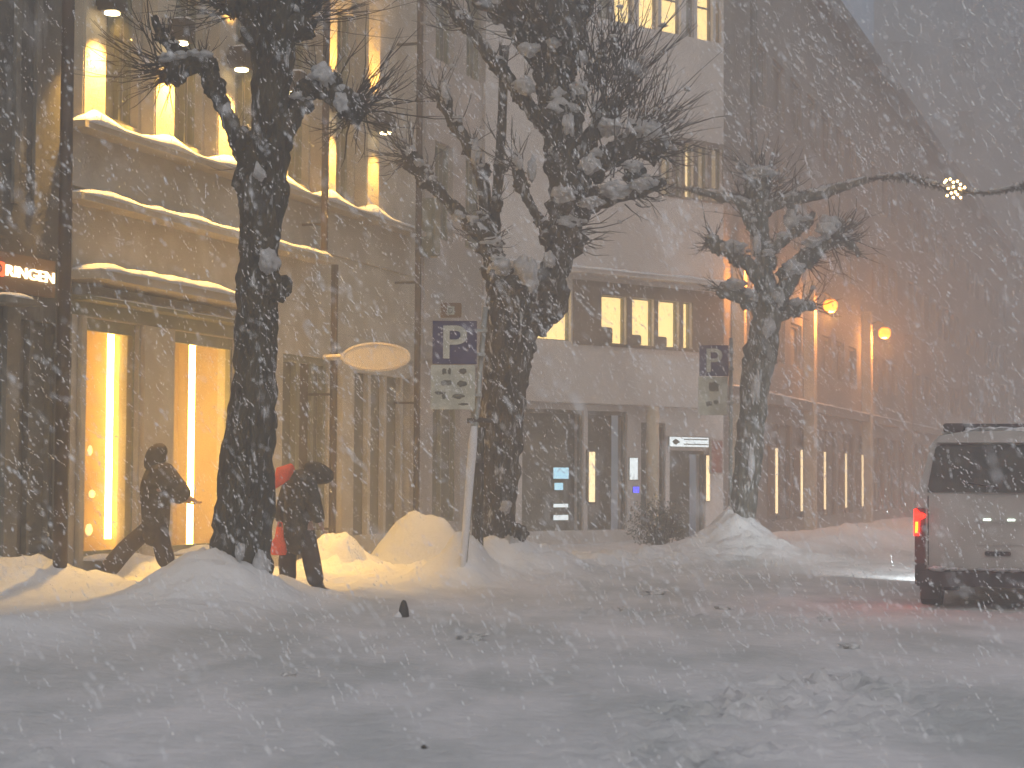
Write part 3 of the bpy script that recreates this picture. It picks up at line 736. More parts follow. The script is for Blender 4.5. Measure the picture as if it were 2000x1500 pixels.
make_tree('pollarded_tree', 21.5, (480, 1170),
    [(486, 1215, 40), (482, 1170, 48), (470, 1110, 61), (471, 1050, 59), (480, 950, 55), (488, 850, 49), (497, 750, 44), (500, 650, 42), (503, 560, 42), (505, 500, 39), (509, 440, 42), (514, 380, 47), (521, 330, 43), (526, 270, 37), (529, 200, 38), (533, 120, 42), (531, 60, 50), (530, 0, 54), (532, -60, 48), (540, -130, 30)],
    [[(500, 345, 22), (474, 290, 19), (455, 250, 16), (432, 200, 15), (410, 160, 15, -.05), (398, 125, 18, -.1), (372, 122, 20, -.1), (345, 132, 20, -.15), (325, 155, 13, -.15)],
     [(372, 118, 14, -.1), (340, 95, 13, -.2), (312, 60, 9, -.25), (300, 30, 6, -.3)],
     [(545, 290, 20), (566, 250, 17), (585, 205, 17, .05), (610, 170, 21, .05), (645, 180, 22, 0), (680, 205, 22, -.05), (700, 225, 14, -.05)],
     [(510, 40, 26), (470, 20, 20, -.1), (430, -5, 20, -.2), (380, -40, 14, -.3)],
     [(560, 60, 24), (585, 30, 22, .1), (620, -10, 18, .2), (660, -50, 14, .2)],
     [(490, 400, 20), (478, 350, 20), (480, 320, 8)]],
    [(540, 372, 24, -.05), (536, 560, 30, -.12), (345, 140, 24, -.1), (680, 205, 26, 0), (500, 70, 30, -.1), (575, 45, 24, 0), (645, 165, 22, 0), (325, 152, 14, -.15), (480, 345, 16, -.1), (440, -2, 24, -.2)],
    [(532, 512, 30, 26, -.22), (342, 112, 26, 14, -.22), (628, 148, 24, 22, -.1), (664, 196, 15, 17, -.28), (378, 106, 16, 8, -.2), (505, 340, 12, 18, -.3), (468, 1080, 8, 20, -.45), (512, 1120, 20, 40, -.3), (335, 85, 16, 12, -.2)],
    [(330, 140, 46, 95, 215, 150, -.1, 20), (335, 140, 14, 200, 260, 85, -.1, 15), (690, 210, 44, -40, 60, 140, 0, 22), (690, 220, 22, -150, -60, 110, 0, 22), (640, 160, 14, 60, 150, 100, 0, 15),
     (575, 30, 48, -20, 60, 180, .1, 30), (450, 5, 46, 120, 215, 150, -.2, 30), (550, 60, 10, -60, 10, 100, 0, 20)],
    M_bark, 'nearest dark pollarded tree with thick trunk in front of the lit windows', 1.0, .35, 1)
make_tree('pollarded_tree', 28.0, (968, 1090),
    [(962, 1125, 46), (965, 1070, 42), (968, 1000, 40), (975, 900, 42), (982, 800, 44), (990, 710, 46), (1000, 640, 54), (1008, 590, 58), (1012, 560, 50), (1015, 540, 30)],
    [[(1028, 640, 40), (1058, 590, 33), (1078, 540, 29), (1096, 480, 29), (1107, 425, 32), (1103, 370, 31), (1096, 300, 33), (1090, 220, 36), (1086, 150, 40), (1080, 70, 52), (1072, 0, 62), (1068, -80, 40)],
     [(985, 600, 34), (975, 540, 24), (955, 480, 17), (915, 435, 13), (872, 392, 12, -.1), (835, 350, 13, -.2), (806, 322, 13, -.2), (796, 300, 8, -.2)],
     [(968, 520, 16), (950, 440, 13, .1), (942, 350, 12, .2), (920, 290, 12, .2), (890, 245, 11, .2), (868, 205, 10, .2), (856, 178, 6, .2)],
     [(1080, 260, 18), (1040, 215, 15), (1005, 170, 13), (965, 120, 13, -.1), (925, 70, 11, -.2), (885, 25, 8, -.2), (860, 0, 5, -.2)],
     [(1092, 500, 14), (1062, 440, 10, -.2), (1035, 400, 9, -.3), (1018, 355, 11, -.3), (1002, 312, 8, -.3)],
     [(1112, 425, 18), (1150, 408, 13), (1200, 386, 12, -.1), (1250, 375, 10, -.1), (1300, 352, 8, -.2)],
     [(1110, 390, 20), (1150, 335, 18), (1200, 305, 22, -.1), (1245, 275, 24, -.1), (1285, 290, 16, -.1)],
     [(1108, 340, 18), (1150, 275, 17, .1), (1185, 225, 17, .1), (1215, 195, 13, .1)],
     [(1105, 250, 16), (1130, 190, 12, -.2), (1160, 140, 9, -.2), (1175, 100, 6, -.2)],
     [(1060, 60, 30), (1000, 30, 24), (950, 0, 20), (900, -40, 12)],
     [(1100, 60, 26), (1130, 20, 20), (1160, -30, 14)],
     [(985, 90, 9, .3), (980, 250, 9, .3), (968, 420, 10, .3), (972, 520, 12, .2)]],
    [(1270, 290, 28, -.1), (1200, 300, 26, -.1), (1190, 215, 24, .1), (1015, 570, 44, 0), (805, 318, 18, -.2), (1105, 400, 34, 0), (1060, 30, 60, 0), (1090, 120, 40, -.1), (1018, 360, 15, -.3), (1160, 385, 20, -.1), (1240, 340, 20, -.1), (1000, 580, 40, -.1), (868, 205, 14, .2), (1015, 1040, 16, -.2)],
    [(1030, 530, 26, 34, -.3), (1270, 262, 26, 20, -.25), (1190, 250, 26, 20, -.2), (1210, 372, 38, 16, -.25), (1240, 325, 24, 12, -.25), (1038, 95, 22, 14, -.4), (1078, 82, 14, 12, -.45), (1135, 110, 12, 18, -.3),
     (1150, 320, 20, 24, -.25), (1020, 170, 24, 18, -.3), (1105, 376, 28, 17, -.4), (1010, 315, 12, 20, -.4), (1130, 175, 20, 18, -.2), (802, 296, 12, 12, -.25), (870, 185, 10, 22, .1), (1150, 395, 26, 12, -.3), (1110, 240, 10, 24, -.4),
     (930, 300, 10, 26, .1), (1040, 330, 10, 24, -.2), (1255, 360, 28, 12, -.25), (1075, 510, 12, 16, -.35), (900, 420, 14, 12, -.15), (985, 990, 12, 16, -.4), (1000, 1060, 14, 24, -.4), (1170, 215, 16, 22, 0), (820, 318, 12, 9, -.3)],
    [(1200, 200, 110, 20, 115, 150, 0, 50), (1240, 270, 60, -5, 75, 140, -.1, 30), (1280, 290, 30, -50, 40, 90, -.1, 20), (1180, 140, 50, 40, 120, 120, 0, 40), (1090, 60, 40, 10, 80, 120, 0, 60), (1050, 40, 40, 110, 190, 130, 0, 50),
     (800, 305, 34, 70, 230, 90, -.2, 14), (860, 190, 24, 70, 180, 80, .2, 14), (900, 40, 26, 100, 200, 90, -.2, 20), (1010, 330, 22, 60, 190, 80, -.3, 20), (1250, 375, 24, -60, 20, 70, -.1, 30),
     (1110, 460, 22, -40, 30, 90, 0, 20), (960, 450, 16, 120, 220, 60, 0, 20), (1030, 560, 14, -60, 10, 80, 0, 20), (1200, 320, 40, -20, 100, 110, -.2, 40)],
    M_bark2, 'large forked pollarded tree with snow lumps on its limbs, behind the parking sign', 1.15, .8, 2)
make_tree('pollarded_tree', 35.0, (1447, 1060),
    [(1440, 1095, 20), (1447, 1050, 22), (1455, 960, 25), (1465, 870, 27), (1472, 780, 27), (1480, 720, 30), (1490, 670, 29), (1497, 620, 28), (1502, 585, 27), (1503, 560, 18)],
    [[(1495, 620, 18), (1472, 590, 14), (1442, 578, 13, -.1), (1408, 568, 11, -.1)],
     [(1498, 580, 18), (1470, 525, 14), (1435, 500, 12, .1), (1395, 478, 11, .1), (1382, 462, 7, .1)],
     [(1502, 590, 20), (1494, 520, 15), (1487, 450, 15), (1482, 395, 17), (1479, 350, 14), (1478, 325, 8)],
     [(1506, 610, 20), (1535, 560, 17), (1560, 515, 15), (1595, 488, 13, -.1), (1628, 460, 13, -.1), (1645, 432, 9, -.1)],
     [(1508, 630, 14), (1545, 605, 11), (1592, 597, 8, .1)],
     [(1492, 500, 12), (1530, 470, 10), (1570, 440, 9), (1590, 415, 6)],
     [(1490, 470, 12), (1462, 430, 10), (1445, 400, 8)],
     [(1484, 412, 14), (1530, 394, 11), (1585, 384, 10, -.2), (1640, 368, 9, -.3), (1694, 350, 6, -.4)],
     [(1484, 420, 12), (1440, 392, 9), (1395, 380, 8, .1), (1350, 372, 5, .1)],
     [(1628, 462, 10, -.1), (1655, 470, 8, -.1), (1680, 500, 5, -.1)]],
    [(1480, 365, 24, 0), (1487, 690, 30, 0), (1500, 590, 30, 0), (1625, 470, 18, -.1), (1400, 478, 14, .1), (1575, 505, 18, 0), (1415, 568, 14, -.1)],
    [(1480, 338, 30, 14, -.15), (1622, 440, 26, 22, -.2), (1590, 472, 24, 12, -.25), (1550, 520, 14, 20, -.25), (1430, 480, 26, 12, -.1), (1440, 556, 22, 11, -.25), (1520, 580, 12, 18, -.3), (1560, 590, 20, 8, -.1), (1480, 470, 9, 24, -.2), (1545, 430, 20, 30, 0), (1475, 760, 8, 34, -.25), (1465, 900, 10, 40, -.25), (1500, 640, 12, 20, -.3)],
    [(1480, 350, 44, 30, 180, 70, 0, 16), (1630, 465, 50, -70, 60, 75, -.1, 16), (1395, 470, 20, 80, 240, 50, .1, 10), (1580, 500, 26, -80, 20, 70, 0, 14), (1500, 380, 26, -10, 80, 80, 0, 20), (1410, 568, 14, 120, 230, 40, -.1, 8), (1590, 595, 12, -40, 60, 50, .1, 8), (1500, 600, 10, -50, 50, 60, 0, 16)],
    M_bark3, 'smallest pollarded tree with snow plastered trunk on a snow mound, before the orange lamps', 1.3, .85, 3)

# stake beside the forked tree
p0 = P(932, 1135, 26.9); p1 = P(936, 835, 26.9)
e = empty('tree_stake', (p0.x, p0.y, 0), 0, 'dark wooden stake leaning close beside the forked tree trunk', 'stake')
MB().tube([(0, 0, -.1), (.0, 0, .5), ((p1-p0).x, 0, p1.z)], [.10, .085, .07], 12, True, .12, 3, 9).build('post', M_bark, e, smooth=True)
MB().tube([((p1-p0).x-.02, -.09, p1.z-.5), ((p1-p0).x-.02, -.09, p1.z-.44)], .09, 12).build('strap', M_brown, e)

# ================================================================== parking signs
def parking_sign(name, Y, pole0, pole1, sc, px_l, px_r, py_t, py_b, py_b2, label, near=True):
    p0 = P(*pole0, Y); p1 = P(*pole1, Y)
    e = empty(name, (p0.x, Y, 0), 0, label, 'parking sign')
    L = lambda px, py, dy=0: P(px, py, Y+dy) - Vector((p0.x, Y, 0))
    a, b = L(*pole0), L(*pole1); dirv = (b-a).normalized()
    a0 = a - dirv*((a.z+.15)/dirv.z)
    MB().tube([a0, b], .036*sc, 12).build('pole', M_metal, e, smooth=True)
    q0 = L(px_l, py_b); q1 = L(px_r, py_t); w_ = q1.x-q0.x; h_ = q1.z-q0.z; cz = q0.z
    x0 = q0.x; y_ = -.09
    MB().box(x0, x0+w_, y_-.02, y_, cz, cz+h_).build('sign_board', M_blue, e, bevel=.006)
    pm = text_mesh('P', 'letter', M_sgn, e, w=w_*.54, h=h_*.76, depth=.006, loc=(x0+w_*.24, y_-.024, cz+h_*.13))
    rim = MB(); r_ = .008
    rim.tube([(x0+.01, y_-.022, cz+.01), (x0+w_-.01, y_-.022, cz+.01), (x0+w_-.01, y_-.022, cz+h_-.01), (x0+.01, y_-.022, cz+h_-.01), (x0+.01, y_-.022, cz+.01)], r_*.6, 6, False)
    rim.build('rim', M_blue, e)
    h2 = cz - L(px_l, py_b2).z - .012; pz = cz - .012 - h2
    MB().box(x0-.02, x0+w_-.02, y_-.02, y_, pz, pz+h2).build('lower_board', M_sgn, e, bevel=.006)
    rows = ((.30, .86, .10, .13), (.42, .86, .07, .13), (.72, .86, .17, .12), (.34, .60, .24, .12), (.70, .58, .22, .13), (.22, .37, .24, .07), (.30, .30, .09, .12), (.62, .30, .28, .11), (.74, .12, .22, .05))
    if not near: rows = ((.52, .74, .34, .26), (.36, .30, .20, .12), (.60, .34, .16, .1))
    for (u, v, ww, hh) in rows:
        cx_ = x0-.02+w_*u; cz_ = pz+h2*v
        gl = MB(); gl.blob((cx_, y_-.022, cz_), ww*w_/2, .004, hh*h2/2, .35, u*9+v, 14, 8)
        gl.build('print', M_sdark, e)
    for zz in (cz+h_*.75, cz+h_*.2, pz+h2*.3):
        f_ = (zz-a.z)/(b.z-a.z); bx_ = a.x+(b.x-a.x)*f_
        MB().box(min(x0+w_*.6, bx_-.05), bx_+.05, y_+.002, y_+.03, zz, zz+.04).box(bx_-.05, bx_+.05, y_+.03, .05, zz, zz+.04).build('clamp', M_metal, e)
    return e, L, x0, w_, cz, h_, a, b, pz, h2
e, L, x0, w_, cz, h_, a, b, pz, h2 = parking_sign('parking_sign', 25.7, (905, 1130), (948, 600), 1.0, 845, 932, 628, 712, 800, 'near blue P sign with pale plate on a snow-plastered pole beside the forked tree')
q = L(880, 607)
MB().box(q.x-.13, q.x+.15, -.10, -.06, q.z-.10, q.z+.10).build('top_plate', M_signbk, e, bevel=.01)
MB().box(q.x-.045, q.x+.055, -.108, -.102, q.z-.06, q.z+.05).build('plate_face', M_scrw if False else M_sgn, e)
text_mesh('D', 'letter', M_sdark, e, w=.055, h=.075, depth=.004, loc=(q.x-.025, -.111, q.z-.045))
# snow frozen to the windward side of the pole
sp = [a + (b-a)*t for t in (.0, .08, .2, .35, .5, .56)]
MB().tube([v + Vector((-.02, -.035, 0)) for v in sp], [.050, .044, .048, .052, .058, .04], 12, True, .12, 4, 6).build('snow', M_snow, e, smooth=True)
zc = L(925, 822).z; bx_ = a.x+(b.x-a.x)*((zc-a.z)/(b.z-a.z))
MB().tube([(bx_-.12, -.02, zc), (bx_+.22, .02, zc+.01)], .035, 8).build('clamp', M_brown, e)
parking_sign('parking_sign', 36.5, (1426, 1075), (1428, 660), 1.0, 1365, 1422, 675, 735, 811, 'far faded P parking sign beside the orange-lit pilaster left of the smallest tree', near=False)

# ================================================================== fir garland across the street and its lit cluster
ga = bh(1243, 352)
gpts = [(1243, 350, 41.3), (1330, 368, 40.2), (1420, 378, 39), (1500, 384, 38), (1600, 372, 37), (1690, 352, 36), (1760, 346, 35.5), (1830, 362, 35), (1870, 374, 34.6), (1940, 376, 34), (2010, 362, 33.5), (2120, 352, 33), (2300, 340, 31)]
g3 = [P(*q) for q in gpts]; gb = g3[0].copy()
e = empty('garland', gb, 0, 'dark fir garland with snow on it strung across the street', 'garland')
path = spline([tuple(v-gb) for v in g3], 14)
MB().tube(path, .022, 6).build('cable', M_box, e)
fir = MB(); sn = MB(); rnd = random.Random(5)
pv = [Vector(v) for v in path]
dens = lambda px: 1.0
for i in range(len(pv)-1):
    for j in range(24):
        t = rnd.random(); o_ = pv[i].lerp(pv[i+1], t); d = Vector((rnd.uniform(-.8, .8), rnd.uniform(-1, 1), rnd.uniform(-1, .9))).normalized()
        ll = rnd.uniform(.04, .12)*(1 + 1.2*noise.noise(o_*.8))
        s_ = d.cross(Vector((0, 0, 1))).normalized()*.012 if abs(d.z) < .95 else Vector((.012, 0, 0))
        fir.add([o_-s_, o_+s_, o_+d*ll+s_*.4, o_+d*ll-s_*.4], [(0, 1, 2, 3)])
        fir.add([o_-Vector((0, .012, 0)), o_+Vector((0, .012, 0)), o_+d*ll], [(0, 1, 2)])
    if rnd.random() < .5: sn.blob(pv[i]+Vector((0, -.02, .04)), rnd.uniform(.03, .08), .05, rnd.uniform(.02, .045), .3, i, 10, 7)
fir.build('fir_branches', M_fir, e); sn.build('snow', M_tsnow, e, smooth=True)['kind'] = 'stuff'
sc_ = P(1864, 367, 34.6)
e = empty('star_lights', sc_, 0, 'cluster of warm fairy lights shaped like a star hanging on the garland', 'lights')
bulbs = MB(); wire = MB()
for (x_, y_) in ((1848, 352), (1856, 350), (1862, 356), (1870, 354), (1876, 360), (1884, 366), (1874, 368), (1862, 365), (1852, 368), (1866, 375), (1858, 377), (1870, 380), (1850, 382), (1862, 386), (1876, 386), (1845, 356), (1880, 372)):
    c = P(x_, y_, 34.5+rnd.uniform(-.1, .1))-sc_; bulbs.blob(c, .024, .024, .024, 0, 1, 8, 6)
    wire.tube([Vector((0, 0, 0)), c], .006, 5)
wire.build('frame', M_box, e); bulbs.build('bulbs', M_bulb, e, smooth=True)

# ================================================================== people
def skin_mesh(name, nodes, edges, m, parent, sub=2, root=0):
    """nodes: {key:(x,y,z,r)}; grown with a Skin modifier, then baked to a mesh"""
    keys = list(nodes); idx = {k: i for i, k in enumerate(keys)}
    me = bpy.data.meshes.new(name); me.from_pydata([nodes[k][:3] for k in keys], [(idx[a], idx[b]) for a, b in edges], [])
    o = bpy.data.objects.new(name, me); S.collection.objects.link(o)
    sk = o.modifiers.new('skin', 'SKIN'); sk.use_smooth_shade = True
    if sub: ss = o.modifiers.new('sub', 'SUBSURF'); ss.levels = sub; ss.render_levels = sub
    if not me.skin_vertices: 
        bm = bmesh.new(); bm.from_mesh(me); bm.verts.layers.skin.verify(); bm.to_mesh(me); bm.free()
    lay = me.skin_vertices[0].data
    for k, i in idx.items():
        r = nodes[k][3]; lay[i].radius = (r, r) if not isinstance(r, tuple) else r; lay[i].use_root = (i == root)
    me2 = bpy.data.meshes.new_from_object(o.evaluated_get(bpy.context.evaluated_depsgraph_get()))
    bpy.data.objects.remove(o); me2.name = name; me2.materials.clear(); me2.materials.append(m)
    for p in me2.polygons: p.use_smooth = True
    o = bpy.data.objects.new(name, me2); S.collection.objects.link(o); o.parent = parent; return o
def person(Y, base_px, J, label, mbody, coat_m, hood_m, facing=1, coat=None):
    b = P(base_px[0], base_px[1], Y); base = Vector((b.x, Y, b.z))
    root = empty('person', base, 0, label, 'person')
    def c(k): px, py, dy = J[k][:3]; return P(px, py, Y+dy) - base
    n = {}; E = []
    def put(k, v, r): n[k] = (v.x, v.y, v.z, r)
    put('pelvis', c('pelvis'), .15); put('waist', c('waist'), .13); put('chest', c('chest'), .16); put('neck', c('neck'), .062); put('head', c('head'), .088)
    hd = c('head'); up = (hd-c('neck')).normalized(); f = Vector((facing, -.15, 0)).normalized()
    put('crown', hd+up*.085, .080); put('brow', hd+up*.03+f*.035, .07); put('nose', hd+f*.105, .016); put('chin', hd+f*.055-up*.06, .035)
    E += [('pelvis', 'waist'), ('waist', 'chest'), ('chest', 'neck'), ('neck', 'head'), ('head', 'crown'), ('head', 'brow'), ('brow', 'nose'), ('head', 'chin')]
    for s in ('l', 'r'):
        put('hip'+s, c('hip'+s), .10); put('knee'+s, c('knee'+s), .065); put('ankle'+s, c('ankle'+s), .045); put('toe'+s, c('toe'+s), .04)
        E += [('pelvis', 'hip'+s), ('hip'+s, 'knee'+s), ('knee'+s, 'ankle'+s), ('ankle'+s, 'toe'+s)]
        put('sh'+s, c('sh'+s), .08); put('el'+s, c('el'+s), .052); put('wr'+s, c('wr'+s), .036)
        E += [('chest', 'sh'+s), ('sh'+s, 'el'+s), ('el'+s, 'wr'+s)]
        w = c('wr'+s); d = (w-c('el'+s)).normalized(); side = Vector((0, 1, 0)); dn = d.cross(side).normalized()
        pm = w+d*.055; put('palm'+s, pm, .032); E.append(('wr'+s, 'palm'+s))
        for i, (off, ln) in enumerate(((-.030, .070), (-.010, .082), (.011, .076), (.030, .058))):
            k1, k2, k3 = f'f{s}{i}a', f'f{s}{i}b', f'f{s}{i}c'
            q = pm + d*.03 + side*off; put(k1, q, .0095); put(k2, q+d*ln*.5+dn*.010, .009); put(k3, q+d*ln*.75+dn*.035, .008)
            E += [('palm'+s, k1), (k1, k2), (k2, k3)]
        q = pm + side*-.035 - d*.01; put('t'+s+'a', q, .011); put('t'+s+'b', q+d*.04+side*-.015+dn*.01, .009); E += [('palm'+s, 't'+s+'a'), ('t'+s+'a', 't'+s+'b')]
    skin_mesh('body', n, E, mbody, root, 2)
    # trousers
    t = {}; tE = []
    t['p'] = (*c('pelvis'), .13)
    for s in ('l', 'r'):
        for k, r in (('hip', .11), ('knee', J.get('kr', .095)), ('ankle', J.get('ar', .08))): t[k+s] = (*c(k+s), r)
        tE += [('p', 'hip'+s), ('hip'+s, 'knee'+s), ('knee'+s, 'ankle'+s)]
    skin_mesh('trousers', t, tE, M_trouser, root, 2)
    for s in ('l', 'r'):
        an, to = c('ankle'+s), c('toe'+s); d = to-an; d.z = 0
        heel = an - d.normalized()*.05 + Vector((0, 0, -.06)) if d.length > .01 else an
        skin_mesh('boot', {'a': (*(an+Vector((0, 0, .12))), .068), 'b': (*(an+Vector((0, 0, -.01))), .066), 'h': (*heel, .045), 'm': (*(an.lerp(to, .55)+Vector((0, 0, -.02))), .055), 't': (*to, .048)},
                  [('a', 'b'), ('b', 'h'), ('b', 'm'), ('m', 't')], M_boot, root, 2)
    # coat
    k = {'hem': (*(c('hem')), J['hemr']), 'waist': (*c('waist'), J['waistr']), 'chest': (*c('chest'), J['chestr']), 'collar': (*c('neck').lerp(c('chest'), .3), .11)}
    kE = [('hem', 'waist'), ('waist', 'chest'), ('chest', 'collar')]
    for s in ('l', 'r'):
        k['sh'+s] = (*c('sh'+s), J.get('cs', .115)); k['el'+s] = (*c('el'+s), J.get('ce', .095)); k['wr'+s] = (*c('wr'+s), J.get('cw', .065))
        kE += [('chest', 'sh'+s), ('sh'+s, 'el'+s), ('el'+s, 'wr'+s)]
    skin_mesh('coat', k, kE, coat_m, root, 2)
    hb = hd - f*.045 + up*.02
    skin_mesh('hood', {'a': (*(c('neck').lerp(c('chest'), .35)), .15), 'a2': (*(c('neck')-f*.01), .145), 'b': (*(hd-f*.035), .155), 'c': (*(hd-f*.03+up*.08), .125), 'd': (*(hd+f*.05+up*.12), .07)}, [('a', 'a2'), ('a2', 'b'), ('b', 'c'), ('c', 'd')], hood_m, root, 2)
    return root, base, c
# walker behind the nearest tree
J = dict(pelvis=(586, 1030, 0), waist=(582, 985, 0), chest=(588, 940, 0), neck=(608, 917, 0), head=(628, 925, -.02),
         hipl=(600, 1045, -.08), kneel=(609, 1098, -.1), anklel=(619, 1146, -.1), toel=(650, 1160, -.12),
         hipr=(572, 1045, .08), kneer=(560, 1095, .12), ankler=(564, 1140, .14), toer=(585, 1152, .12),
         shl=(600, 942, -.17), ell=(614, 990, -.24), wrl=(626, 1022, -.22), shr=(572, 940, .17), elr=(556, 985, .2), wrr=(546, 1022, .12),
         hem=(583, 1088, 0), hemr=(.23, .19), pelr=(.22, .2), waistr=(.235, .2), chestr=(.23, .2), kr=.12, ar=.105, cs=.13, ce=.11, cw=.075)
r2, base2, c2 = person(23.6, (610, 1168), J, 'hunched person in dark hooded coat walking right past the nearest tree, carrying an orange bag', M_skin, M_coat, M_coat, 1)
# orange scarf (clothing) and bag (carried)
s0 = P(572, 912, 23.5)-base2; s1 = P(552, 925, 23.4)-base2; s2_ = P(543, 942, 23.4)-base2; s3_ = P(535, 952, 23.4)-base2
M_b = MB(); M_b.tube([s0, s1, s2_, s3_], [.05, .10, .06, .025], 12, True, .2, 3, 8, flat=.6); M_b.build('scarf', M_org, r2, smooth=True)
bc = P(545, 1084, 23.5)
e = empty('orange_bag', bc, 0, 'bright orange carrier bag hanging low from the walker\'s rear hand', 'bag')
bt = P(547, 1030, 23.5)-bc
MB().tube([(0, 0, .0), (0, 0, .04), (.0, 0, .14), (.005, 0, .22), (bt.x, 0, bt.z)], [.085, .105, .095, .055, .045], 14, True, .16, 6, 7, flat=.7).build('sack', M_org, e, smooth=True)
MB().tube([(bt.x-.03, 0, bt.z-.01), (bt.x-.02, 0, bt.z+.06), (bt.x+.02, 0, bt.z+.06), (bt.x+.03, 0, bt.z-.01)], .01, 6).build('handle', M_org, e)
# striding figure before the lit windows
J = dict(pelvis=(303, 1015, 0), waist=(305, 975, 0), chest=(308, 930, 0), neck=(302, 906, 0), head=(310, 890, -.02),
         hipl=(312, 1032, -.09), kneel=(318, 1075, -.12), anklel=(330, 1112, -.1), toel=(345, 1120, -.12),
         hipr=(292, 1030, .06), kneer=(245, 1072, .05), ankler=(204, 1122, 0), toer=(192, 1140, -.02),
         shl=(322, 925, -.17), ell=(344, 958, -.22), wrl=(372, 974, -.2), shr=(300, 925, .17), elr=(330, 955, .15), wrr=(362, 976, .05),
         hem=(303, 1072, 0), hemr=(.21, .17), pelr=(.20, .18), waistr=(.25, .2), chestr=(.22, .19), kr=.125, ar=.13, cs=.16, ce=.16, cw=.09)
person(23.9, (270, 1135), J, 'dark hooded person striding through deep snow before the lit shop windows, arms stretched forward', M_skin, M_coat2, M_coat2, 1)

# ================================================================== van
VY = 22.0; vb = P(1951, 930, VY)
V = empty('van', (vb.x, VY, 0), R(-17), 'silver grey van seen from behind with its red tail lamp lit, driving away', 'van')
# section half-widths from sill to roof centre
sec = [(.86, .30), (.93, .42), (.945, .80), (.94, 1.10), (.92, 1.28), (.87, 1.50), (.80, 1.78), (.76, 1.92), (.68, 2.0), (.45, 2.045), (0, 2.06)]
stations = [(0, 1, 1.0, 0), (.05, 1, 1.0, 0), (.4, 1.0, 1.0, 0), (2.6, 1.0, 1.0, 0), (3.4, .99, 1.0, .0), (3.9, .98, .88, 0), (4.35, .96, .62, 0), (4.75, .88, .52, 0), (4.9, .75, .46, 0)]
mb = MB(); vs = []; ns = len(sec)*2-1
for (y_, kw, kh, _) in stations:
    zmx = 2.06*kh if kh < 1 else 9
    ring = [(-w_*kw, z_) for w_, z_ in sec] + [(w_*kw, z_) for w_, z_ in reversed(sec[:-1])]
    for w_, z_ in ring:
        lean = .16*max(0, z_-1.25) if y_ < .2 else 0
        vs.append((w_, y_ + lean, min(z_, zmx)))
fs = [(j*ns+i, j*ns+i+1, (j+1)*ns+i+1, (j+1)*ns+i) for j in range(len(stations)-1) for i in range(ns-1)]
fs += [tuple(range(ns)), tuple(reversed(range((len(stations)-1)*ns, len(stations)*ns)))] + [(j*ns, (j+1)*ns, (j+1)*ns+ns-1, j*ns+ns-1) for j in range(len(stations)-1)]
mb.add(vs, fs); mb.build('body', M_van, V)
lean = lambda z: .16*max(0, z-1.25)
def vpl(pts, off, th):  # plate on the leaning tailgate from (x,z) outline
    m_ = MB(); n = len(pts)
    m_.add([(x, lean(z)-off-th, z) for x, z in pts]+[(x, lean(z)-off, z) for x, z in pts],
           [tuple(range(n)), tuple(reversed(range(n, 2*n)))]+[(i, i+n, (i+1) % n+n, (i+1) % n) for i in range(n)]); return m_
vpl([(-.81, 1.345), (.81, 1.345), (.80, 1.42), (.72, 1.86), (.66, 1.90), (-.66, 1.90), (-.72, 1.86), (-.80, 1.42)], .004, .012).build('rear_window', M_vglass, V)
vpl([(-.70, 1.92), (.70, 1.92), (.66, 1.99), (-.66, 1.99)], .004, .10).build('roof_spoiler', M_van, V)
wp = MB().tube([(.0, lean(1.40)-.03, 1.40), (-.42, lean(1.5)-.03, 1.47)], .012, 6); wp.build('wiper', M_black, V)
# seams of the tailgate
for x_ in (-.80, .80): MB().box(x_-.006, x_+.006, -.004, .02, .50, 1.30).build('tailgate_seam', M_black, V)
# tail lamps: tall housing with a lit upper part
for s in (-1, 1):
    hsg = MB().box(min(s*.955, s*.83), max(s*.955, s*.83), -.012, .10, .52, 1.16).build('tail_lamp', M_redoff, V, bevel=.01)
    x0_, x1_ = sorted((s*.965, s*.90))
    MB().prism([(s*.96, .84), (s*.90, .84), (s*.895, 1.02), (s*.835, 1.05), (s*.835, 1.09), (s*.90, 1.11), (s*.93, 1.15), (s*.96, 1.14)], -.035, -.016).build('lit_segment', M_red, hsg)
    MB().prism([(s*.948, .87), (s*.915, .87), (s*.912, 1.0), (s*.942, 1.0)], -.042, -.037).build('bright_segment', M_redhot, hsg)
    l = bpy.data.lights.new('tail_light', 'POINT'); l.energy = 7; l.color = (1, .04, .015); l.shadow_soft_size = .06
    lo = bpy.data.objects.new('tail_light', l); S.collection.objects.link(lo); lo.parent = hsg; lo.location = (s*1.10, .04, 1.0)
for x_ in (-.135, .135): MB().box(x_-.045, x_+.045, -.022, -.003, 1.02, 1.045).build('plate_lamp', M_plate, V, bevel=.005)
MB().box(-.27, .27, -.010, -.002, .74, .755).box(-.27, .27, -.010, -.002, 1.0, 1.015).build('plate_recess', M_van, V)
cs = MB(); rnd = random.Random(9)
for i in range(34): cs.blob((rnd.uniform(-.88, .88), -.085, .462), rnd.uniform(.04, .09), .05, rnd.uniform(.012, .03), .4, i*2.1, 12, 8)
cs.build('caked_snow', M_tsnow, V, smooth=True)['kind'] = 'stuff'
MB().box(-.16, .13, -.035, -.003, .62, .67).build('tailgate_handle', M_black, V, bevel=.008)
bp = MB(); bp.box(-.93, .93, -.10, .04, .26, .455); bp.build('rear_bumper', M_black, V, bevel=.03)
MB().box(-.95, -.82, -.07, .12, .26, .52).build('bumper_corner', M_black, V, bevel=.02)
MB().box(.82, .95, -.07, .12, .26, .52).build('bumper_corner', M_black, V, bevel=.02)
